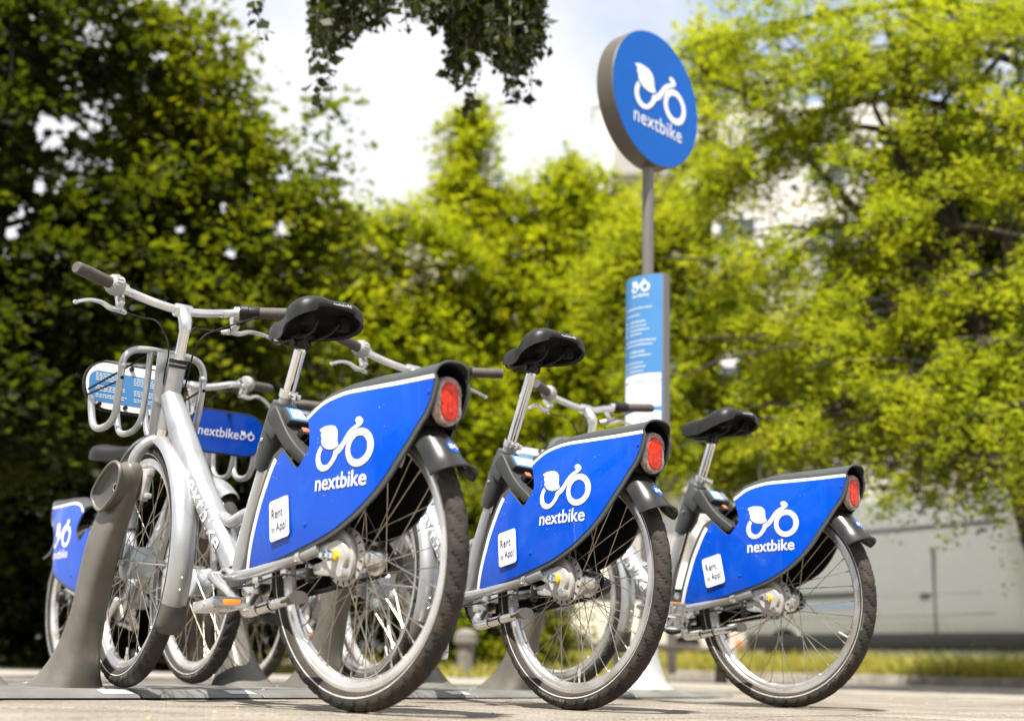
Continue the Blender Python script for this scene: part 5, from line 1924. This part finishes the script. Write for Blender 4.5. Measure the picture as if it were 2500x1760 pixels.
# right: large locust reaching in from the right
tree('locust_tree', 'large feathery yellow-green tree filling the right side above the van', tuple(at(2640, 1600, 10.5).xy) + (0.0,),
     [blob(1900, 130, 10.5, 0.75, 0.9, 0.5), blob(2250, 120, 10.3, 0.8, 1.0, 0.6), blob(2480, 300, 10, 0.6, 0.9, 0.9), blob(1850, 420, 10.8, 0.55, 0.8, 0.55), blob(2350, 600, 10, 0.75, 0.9, 0.75), blob(1990, 640, 10.6, 0.65, 0.9, 0.6), blob(2280, 900, 9.8, 0.9, 0.9, 0.65), blob(2000, 920, 10.2, 0.6, 0.8, 0.5), blob(2520, 850, 9.6, 0.6, 0.8, 1.0), blob(2180, 1080, 9.6, 0.55, 0.5, 0.22), blob(2080, 300, 10.6, 0.6, 0.8, 0.5), blob(2200, 420, 10.2, 0.5, 0.8, 0.5), blob(2130, 780, 10.2, 0.6, 0.8, 0.5), blob(2450, 1080, 9.6, 0.5, 0.6, 0.22), blob(2190, 1215, 9.4, 0.16, 0.15, 0.16), blob(2340, 1180, 9.4, 0.25, 0.15, 0.06), blob(2450, 1190, 9.4, 0.25, 0.15, 0.07)],
     1420, 95, 0.13, 0.052, MT['leaf_loc'], MT['bark'], 61, 'trees behind the bicycles', 0.20, 34, 0.42, 0.5, 0.25, limb_r=0.044, tpow=1.25, boughs=[
         [(2680, 60, 10.4), (2300, 10, 10.4), (1980, 40, 10.5), (1760, 110, 10.7)], [(2680, 240, 10.2), (2400, 130, 10.2), (2080, 150, 10.4), (1820, 260, 10.6)],
         [(2680, 330, 10.0), (2420, 290, 10.0), (2250, 330, 10.1), (2020, 420, 10.3)], [(2680, 380, 10.6), (2200, 240, 10.8), (1900, 330, 10.9), (1700, 470, 11.0)],
         [(2680, 560, 9.9), (2420, 440, 9.9), (2260, 500, 10.0), (2120, 620, 10.1)], [(2680, 620, 10.5), (2300, 560, 10.6), (2000, 560, 10.7), (1780, 680, 10.8)],
         [(2680, 720, 9.8), (2460, 660, 9.8), (2250, 720, 9.9), (2040, 850, 10.0)], [(2680, 840, 10.3), (2300, 780, 10.4), (2000, 760, 10.5), (1830, 900, 10.6)],
         [(2680, 900, 9.6), (2450, 830, 9.6), (2260, 900, 9.7), (2120, 1030, 9.8)], [(2680, 1000, 10.0), (2350, 960, 10.0), (2080, 980, 10.1), (1880, 1080, 10.2)],
         [(2680, 1050, 9.4), (2480, 990, 9.4), (2330, 1060, 9.5), (2190, 1190, 9.5)], [(2600, 1180, 9.3), (2480, 1120, 9.3), (2400, 1160, 9.3)], [(2680, 150, 9.8), (2480, 60, 9.8), (2300, 110, 9.9), (2150, 210, 10.0)]], holes=[(*at(2130, 290, 10.3), 0.24), (*at(2200, 390, 10.3), 0.20), (*at(2080, 470, 10.3), 0.13), (*at(2290, 250, 10.3), 0.12), (*at(1930, 110, 10.3), 0.12), (*at(1860, 115, 10.3), 0.12), (*at(2150, 100, 10.3), 0.10), (*at(1790, 900, 10.3), 0.14), (*at(1990, 250, 10.3), 0.10), (*at(1830, 1180, 10.3), 0.2), (*at(2330, 530, 10.3), 0.30), (*at(2420, 620, 10.3), 0.25), (*at(2250, 640, 10.3), 0.2), (*at(2150, 740, 10.3), 0.2), (*at(2230, 880, 10.3), 0.22), (*at(2380, 800, 10.3), 0.2), (*at(2050, 1000, 10.3), 0.2), (*at(2450, 150, 10.3), 0.12)])
tree('locust_tree', 'feathery pale green tree directly right of the sign pole', tuple(at(1760, 1640, 13).xy) + (0.0,),
     [blob(1730, 160, 13, 0.35, 0.5, 0.5), blob(1680, 330, 13, 0.30, 0.5, 0.5), blob(1640, 560, 13, 0.55, 0.6, 0.6), blob(1560, 700, 13.2, 0.5, 0.6, 0.7), blob(1800, 1100, 12.6, 0.7, 0.5, 0.35), blob(1680, 1120, 12.6, 0.5, 0.5, 0.35), blob(1760, 780, 13, 0.75, 0.7, 0.8), blob(1650, 980, 12.8, 0.5, 0.6, 0.7), blob(1900, 1000, 12.8, 0.7, 0.6, 0.6)],
     1150, 84, 0.15, 0.064, MT['leaf_loc'], MT['bark'], 67, 'trees behind the bicycles', 0.05, 20, 0.45, 0.5, 0.2, limb_r=0.018, holes=[(*at(1690, 450, 13), 0.16), (*at(1690, 330, 13), 0.14), (*at(1650, 620, 13), 0.10), (*at(1780, 890, 13), 0.2), (*at(1750, 560, 13), 0.10), (*at(1700, 1190, 13), 0.16), (*at(1630, 900, 13), 0.12)])
tree('dark_backing_tree', 'dark backing tree added behind the feathery tree at the right edge to make its gaps look shaded', tuple(at(2760, 1640, 13.5).xy) + (0.0,),  # added dark backing, so openings in the locust crown look shaded
     [blob(2300, 450, 13.5, 0.8, 0.7, 0.6), blob(2450, 620, 13.5, 0.8, 0.7, 0.9), blob(2200, 700, 13.5, 0.8, 0.7, 0.6), blob(2350, 950, 13.2, 1.1, 0.7, 0.8), blob(2050, 960, 13.2, 0.9, 0.7, 0.6)],
     800, 70, 0.17, 0.085, MT['leaf_dark'], MT['bark'], 71, 'trees behind the bicycles', 0.12, 20, 0.7)
# unseen tree belt, added behind the camera to cut sky fill and darken reflections
rngw = np.random.default_rng(5)
cw, pw, tw = clump_points([(-9, -11, 3.2, 3.0, 1.6, 2.8), (-3.5, -12, 3.4, 3.0, 1.6, 3.0), (2.5, -12, 3.2, 3.0, 1.6, 2.9), (8.5, -11, 3.4, 3.0, 1.6, 3.0), (13, -6, 3.2, 1.8, 3.0, 2.9), (-13, -5, 3.2, 1.8, 3.0, 2.9)], 900, 20, 0.34, rngw, 0.3, 0.7)
pw[:, 2] = np.maximum(pw[:, 2], 0.05)
tag(leaf_object('added_tree_belt', pw, (0, 0, 1), 0.34, MT['leaf_dark'], None, 0.8, tw, 0.3, 6), 'unseen belt of dark trees added behind the camera to darken reflections and fill light', 'trees', kind='stuff')


# birch twigs hanging into the top of the picture; trunk stands outside the left edge
def birch():
    root = empty('birch_tree', (-3.4, 4.6, 0.0))
    tag(root, 'birch with dark hanging leafy twigs at the top centre', 'tree', 'trees behind the bicycles')
    bv = V(-3.4, 4.6, 0)
    rng = np.random.default_rng(88)
    pos, tint = [], []
    wood = MB()
    wood.tube(cat([V(0, 0, -0.02), V(0.05, 0.02, 1.6), V(0.1, 0.1, 3.2), V(0.25, 0.3, 5.2), V(0.3, 0.4, 7.0)], 5), [0.15, 0.13, 0.11, 0.07, 0.02], 12)
    limb = cat([V(0.08, 0.1, 2.9), V(1.2, 0.6, 3.45), V(2.3, 0.9, 3.62), V(3.0, 0.95, 3.55), V(3.7, 1.0, 3.35)], 8)
    wood.tube(limb, [0.06, 0.045, 0.03, 0.02, 0.008], 8)
    # strands: (px, top py, end py, density)
    strands = []
    for k in range(26):
        strands.append((rng.uniform(775, 870), -120, rng.uniform(40, 130), 1.0))
    for k in range(30):
        strands.append((rng.uniform(870, 1130), -140, rng.uniform(10, 85), 1.0))
    for k in range(46):
        px = rng.uniform(1110, 1325)
        strands.append((px, -140, rng.uniform(70, 245) - abs(px - 1190) * 0.35, 1.25))
    strands += [(790, -60, 275, 0.75), (800, -60, 235, 0.8), (775, -60, 190, 0.5), (640, -120, 40, 0.5), (622, -120, 120, 0.45), (1150, -60, 290, 0.9), (1240, -60, 262, 0.7), (1280, -60, 270, 0.4)]
    for (px, p0, p1, den) in strands:
        Y = rng.uniform(5.2, 6.1)
        a = at(px + rng.uniform(-12, 12), p0, Y)
        b = at(px + rng.uniform(-22, 22), p1, Y)
        mid = a.lerp(b, 0.5) + V(rng.uniform(-.02, .02), rng.uniform(-.02, .02), 0)
        path = cat([a, mid, b], 6)
        wood.tube([q - bv for q in path], [0.0030, 0.0016], 4)
        # join to the limb above
        near = min(limb, key=lambda q: (q + bv - a).length)
        wood.tube(cat([near, (near + (a - bv)) * 0.5 + V(0, 0, 0.12), a - bv], 3), [0.006, 0.0022], 4)
        Ls = (b - a).length
        n = int(Ls * 150 * den)
        for j in range(n):
            t = rng.uniform(0, 1)
            q = path[int(t * (len(path) - 1))]
            pos.append((q.x + rng.normal() * 0.022, q.y + rng.normal() * 0.03, q.z - rng.uniform(0, 0.03)))
            tint.append(rng.uniform(0, 1))
    # the rest of the crown, outside the picture
    cen, p, t = clump_points([(-3.1, 4.9, 5.4, 1.3, 1.2, 1.4), (-2.3, 5.6, 4.9, 1.0, 0.8, 0.9)], 160, 60, 0.2, rng, 0.3, 0.7)
    allp = np.concatenate([np.array(pos), p])
    allt = np.concatenate([np.array(tint), t])
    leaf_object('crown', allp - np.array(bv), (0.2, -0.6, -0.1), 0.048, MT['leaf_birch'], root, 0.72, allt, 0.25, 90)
    wood.build('trunk', MT['bark_pale'], root, 60)


birch()

# ------------------------------------------------------------------ grass on the verge
def grass(name, label, n, fpos, hmin, hmax, seed, m):
    rng = np.random.default_rng(seed)
    pts = np.array([fpos(rng) for _ in range(n)])
    h = rng.uniform(hmin, hmax, n) * (0.5 + rng.uniform(0, 1, n))
    d = rng.normal(size=(n, 2))
    d /= np.linalg.norm(d, axis=1)[:, None]
    w = 0.009
    lean = rng.normal(size=(n, 2)) * 0.35
    a = pts + np.c_[d * w, np.zeros(n)]
    b = pts - np.c_[d * w, np.zeros(n)]
    mid = pts + np.c_[lean * h[:, None] * 0.4, h * 0.6]
    tip = pts + np.c_[lean * h[:, None], h]
    v = np.stack([a, b, mid - np.c_[d * w * .7, np.zeros(n)], tip, mid + np.c_[d * w * .7, np.zeros(n)]], 1).reshape(-1, 3)
    f = np.arange(5 * n).reshape(-1, 5)
    me = bpy.data.meshes.new(name)
    me.from_pydata(v.tolist(), [], f.tolist())
    at_ = me.attributes.new('tint', 'FLOAT', 'POINT')
    at_.data.foreach_set('value', np.repeat(rng.uniform(0, 1, n) ** 0.75, 5).astype(np.float32))
    me.materials.append(m)
    o = link(name, me)
    tag(o, label, 'grass', kind='stuff')


grass('verge_grass', 'dry yellow-green grass strip between kerb and van', 52000,
      lambda r: tuple(kp(r.uniform(-14, 10), 0.13 + 1.28 * r.uniform(0, 1), 0.085)), 0.09, 0.27, 3, MT['grass'])
grass('hedge_foot_grass', 'low dry grass along the foot of the left hedge', 5000,
      lambda r: (r.uniform(-7, 1.5), 12.3 + abs(r.normal()) * 0.5, 0.0), 0.03, 0.14, 4, MT['grass'])
# tall dry stalks
for k, (px, py0, py1, lx, lab) in enumerate(((2302, 1575, 1640, 4, 'upright pale dry seed stalk in the verge'), (2362, 1565, 1640, -16, 'leaning brown dry stalk in the verge'), (2240, 1580, 1640, 6, 'thin dry stalk left of the pale seed stalk'))):
    Yk = 16.2
    a = at(px, py1, Yk)
    b = at(px + (-lx), py0, Yk)
    e = empty('dry_stalk', (a.x, a.y, 0.08))
    tag(e, lab, 'plant', 'dry stalks in the verge')
    bs = V(a.x, a.y, 0.08)
    MB().tube(cat([V(0, 0, 0), (b - bs) * 0.5 + V(0.01, 0, 0), b - bs], 4), [0.006, 0.003], 5).build('stem', MT['litter'], e)
    MB().tube(cat([(b - bs) * 0.72, (b - bs) * 0.88, b - bs], 4), [0.004, 0.016, 0.003], 6).build('seed_head', MT['grass'], e)


# ------------------------------------------------------------------ van
MT['van'] = mat('silver_green_van_paint', (0.29, 0.295, 0.265), 0.26, 0.45, var=0.05, vscale=1.2, coat=0.5, rvar=0.05)
MT['cream'] = mat('cream_car_paint', (0.66, 0.60, 0.48), 0.35, 0.0, var=0.05, coat=0.5)
MT['glass'] = mat('dark_window_glass', (0.02, 0.025, 0.028), 0.05, 0.0, coat=1.0)
MT['trim'] = mat('black_trim', (0.012, 0.012, 0.012), 0.5, var=0.2)
MT['lens_orange'] = mat('orange_brown_lamp', (0.50, 0.22, 0.07), 0.3, coat=0.5)
MT['van_ink'] = mat('blue_grey_lettering', (0.16, 0.24, 0.36), 0.5)


def vehicle(name, label, cat_, p0, p1, length, width, height, sill, paint, prof, details):
    """Body rings along x (0 = rear); near side is y = 0, the body goes to y = width."""
    d = (Vector(p1) - Vector(p0)).normalized()
    root = empty(name, (p0[0], p0[1], 0.0), atan2(d.y, d.x))
    tag(root, label, cat_)
    rows = []
    for (x, zt, zb, inset) in prof:
        row = []
        w0, w1 = inset, width - inset
        pts = []
        r = min(0.16, (zt - zb) * 0.25)
        lean_ = 0.08 * max(0, (zt - 1.0) / 1.5)
        ring = [(w0 + 0.03, zb), (w0, zb + 0.10), (w0 - 0.012, zb + (zt - zb) * 0.30), (w0, zb + (zt - zb) * 0.5), (w0 + lean_ * 0.5, zb + (zt - zb) * 0.78), (w0 + lean_ + 0.01, zt - r), (w0 + lean_ + r * 0.4, zt - r * 0.3), (w0 + lean_ + r * 1.4, zt)]
        ring += [(width - y, z) for y, z in reversed(ring)]
        rows.append([(x, y, z) for y, z in ring])
    nr = len(rows[0])
    dense = [cat([r[k] for r in rows], 3) for k in range(nr)]
    rows = [[dense[k][i] for k in range(nr)] for i in range(len(dense[0]))]
    mb = MB().grid(rows, wrap=True)
    mb.f.append(tuple(range(nr)))
    mb.f.append(tuple((len(rows) - 1) * nr + k for k in range(nr)))
    b = mb.build('body', paint, root, 35)
    fix_normals(b.data)
    details(root)
    return root


def car_wheel(root, x, y, r=0.33):
    w = MB().lathe([(0.20, -0.09), (r - 0.02, -0.10), (r, -0.07), (r, 0.07), (r - 0.02, 0.10), (0.20, 0.09)], (x, y, r), (0, 1, 0), 28).build('wheel', MT['trim'], root)
    MB().lathe([(0.0, -0.07), (0.12, -0.075), (0.20, -0.092), (0.205, -0.08)], (x, y, r), (0, 1, 0), 20).build('rim', MT['alu'], w)


VR = [(0.0, 2.42, 0.42, 0.10), (0.06, 2.52, 0.36, 0.03), (0.3, 2.58, 0.34, 0.0), (2.0, 2.62, 0.34, 0.0), (4.7, 2.58, 0.34, 0.0), (5.2, 2.35, 0.34, 0.02), (5.75, 1.55, 0.34, 0.05), (6.4, 1.20, 0.34, 0.08), (6.6, 0.9, 0.36, 0.16)]


def van_details(root):
    yb = -0.014
    MB().box((3.2, yb, 0.56), (6.0, 0.06, 0.23), None, 0.01).build('lower_moulding', MT['trim'], root)
    MB().box((3.2, yb + 0.012, 0.37), (5.8, 0.02, 0.22), None, 0.01).build('sill', MT['van'], root)
    MB().box((1.75, yb - 0.006, 1.235), (1.35, 0.03, 0.055), None, 0.006).build('door_rail', MT['trim'], root)
    MB().box((2.9, yb + 0.008, 1.20), (3.2, 0.012, 0.02), None, 0.004).build('body_crease', MT['van'], root)
    MB().box((2.5, yb + 0.004, 0.93), (4.4, 0.010, 0.03), None, 0.004).build('body_crease', MT['van'], root)
    MB().box((2.6, 0.036, 2.12), (4.6, 0.03, 0.03), None, 0.008).build('roof_crease', MT['trim'], root)
    for x in (2.42, 3.75):
        MB().box((x, yb + 0.004, 1.1), (0.026, 0.02, 1.45), None, 0.002).build('door_seam', MT['trim'], root)
    MB().box((3.6, yb - 0.008, 1.18), (0.16, 0.03, 0.05), None, 0.01).build('door_handle', MT['trim'], root)
    for x in (0.95, 5.5):
        MB().lathe([(0.0, 0.0), (0.40, 0.0), (0.42, 0.03), (0.42, 0.2)], (x, -0.022, 0.36), (0, 1, 0), 30, a0=0, a1=2 * pi).build('wheel_arch', MT['liner'], root)
        MB().lathe([(0.405, -0.004), (0.45, -0.004), (0.46, 0.02), (0.405, 0.02)], (x, -0.025, 0.36), (0, 1, 0), 30, closed=True).build('arch_lip', MT['van'], root)
        car_wheel(root, x, 0.08)
    bm_ = MB().box((-0.03, 0.95, 0.50), (0.24, 1.95, 0.26), None, 0.06, 3).build('rear_bumper', MT['cone'], root)
    MB().box((0.0, -0.03, 0.53), (0.18, 0.02, 0.15), None, 0.01).build('bumper_reflector', MT['lens_orange'], bm_)
    MB().box((0.01, 0.06, 1.10), (0.05, 0.10, 0.55), None, 0.02).build('rear_lamp', MT['red'], root)
    MB().box((5.0, 0.05, 1.62), (0.62, 0.03, 0.5), None, 0.04).build('side_window', MT['glass'], root)
    tx = MB()
    rs_ = random.Random(8)
    x = 0.72
    while x < 2.3:
        w = rs_.uniform(0.03, 0.06)
        tx.box((x, yb - 0.002, 1.07 + rs_.uniform(-0.004, 0.004)), (w, 0.004, rs_.choice((0.06, 0.06, 0.09))))
        x += w + 0.022
    small(tx.build('faded_lettering', MT['van_ink'], root))


vehicle('parked_van', 'silver grey-green panel van parked behind the verge at right', 'van', (3.72, 21.2), (6.2, 17.55), 5.5, 1.95, 2.5, 0.35, MT['van'], VR, van_details)
CR = [(0.0, 1.0, 0.35, 0.12), (0.08, 1.5, 0.30, 0.05), (0.25, 1.95, 0.28, 0.0), (2.4, 1.98, 0.28, 0.0), (3.0, 1.75, 0.28, 0.03), (3.5, 1.15, 0.28, 0.05), (4.2, 0.98, 0.30, 0.1), (4.35, 0.75, 0.34, 0.2)]


def cream_details(root):
    MB().box((1.4, 0.025, 1.45), (2.1, 0.05, 0.42), None, 0.04).build('side_window', MT['glass'], root)
    MB().box((2.1, -0.014, 0.45), (4.0, 0.03, 0.14), None, 0.02).build('lower_moulding', MT['trim'], root)
    for x in (0.8, 3.45):
        MB().lathe([(0.0, 0.0), (0.37, 0.0), (0.38, 0.1)], (x, -0.022, 0.33), (0, 1, 0), 26).build('wheel_arch', MT['liner'], root)
        car_wheel(root, x, 0.07, 0.30)


vehicle('parked_car', 'cream coloured car seen through the middle rear wheel', 'car', (0.9, 25.2), (3.0, 22.5), 4.3, 1.75, 1.9, 0.3, MT['cream'], CR, cream_details)

# ------------------------------------------------------------------ rail fence, bollard
MT['wood'] = mat('weathered_pale_wood', (0.55, 0.48, 0.42), 0.85, col2=(0.42, 0.35, 0.30), vscale=9, bump=0.3, bscale=40)
fe = empty('rail_fence', at(1505, 1640, 18.5))
fe.location.z = 0.09
tag(fe, 'low pale wooden rail fence behind the middle and right bicycles', 'fence')
f0 = Vector(fe.location)
pp = [at(x, 1600, 18.6) for x in (1330, 1505, 1640, 1785)]
for q in pp:
    MB().box(V(q.x, q.y, 0.40) - f0 + V(0, 0, -0.02), (0.125, 0.125, 0.66), None, 0.02).build('post', MT['wood'], fe)
for a, b in zip(pp[:-1], pp[1:]):
    MB().tube([V(a.x, a.y - 0.07, 0.42) - f0, V(b.x, b.y - 0.07, 0.42) - f0], 0.035, 8).build('rail', MT['wood'], fe)
MT['conc'] = mat('grey_concrete', (0.19, 0.178, 0.155), 0.9, col2=(0.13, 0.122, 0.105), vscale=8, bump=0.4, bscale=50)
bp_ = at(1135, 1650, 12.5)
bo_ = empty('concrete_bollard', (bp_.x, bp_.y, 0.0))
tag(bo_, 'grey concrete bollard with wider cap, left of the middle bicycle', 'bollard')
MB().tube([(0, 0, -0.01), (0, 0, 0.30)], [0.085, 0.080], 8).build('shaft', MT['conc'], bo_, 30)
MB().lathe([(0, 0.0), (0.10, 0.0), (0.115, 0.02), (0.11, 0.10), (0.06, 0.14), (0, 0.15)], (0, 0, 0.29), (0, 0, 1), 16).build('cap', MT['conc'], bo_, 30)

# ------------------------------------------------------------------ apartment building behind the trees
MT['render_w'] = mat('pale_render', (0.58, 0.56, 0.52), 0.85, var=0.08, vscale=0.6, bump=0.1, bscale=30)
MT['balc'] = mat('grey_balcony', (0.34, 0.32, 0.29), 0.7, var=0.1)
MT['win'] = mat('window_pane', (0.05, 0.06, 0.07), 0.08, 0.0, coat=1.0)
MT['winframe'] = mat('white_window_frame', (0.7, 0.7, 0.68), 0.5)
bu = empty('apartment_building', (at(1440, 1600, 46).x, 46, 0))
tag(bu, 'pale apartment building with balconies behind the right-hand trees', 'building')
BW, BH = 24.0, 20.6
MB().box((BW / 2, 0.6, BH / 2), (BW, 1.2, BH), None, 0.05, 1).build('wall', MT['render_w'], bu, 30)
MB().box((BW / 2, 0.6, BH + 0.2), (BW + 0.1, 1.3, 0.35), None, 0.05, 1).build('roof_edge', MT['render_w'], bu, 30)
wf = MB().box((0, 0, 0), (1.5, 0.10, 1.5), None, 0.02, 1).mesh('window', MT['winframe'])
wp = MB().box((0, 0, 0), (0.62, 0.02, 1.3)).mesh('pane', MT['win'])
bs_ = MB().box((0, 0, 0), (2.6, 1.3, 0.16), None, 0.03, 1).mesh('balcony', MT['balc'])
bp2 = MB().box((0, 0, 0), (2.6, 0.06, 0.95), None, 0.02, 1).mesh('balcony_parapet', MT['balc'])
for fl in range(7):
    for c in range(7):
        x, z = 1.9 + c * 3.35, 1.7 + fl * 2.8
        w = link('window', wf, bu)
        w.location = (x, -0.04, z)
        for s in (-0.35, 0.35):
            q = link('pane', wp, w)
            q.location = (s, -0.052, 0)
        if c % 3 == 0 and fl > 0:
            k = link('balcony', bs_, bu)
            k.location = (x, -0.65, z - 0.95)
            q = link('balcony_parapet', bp2, k)
            q.location = (0, -0.62, 0.5)
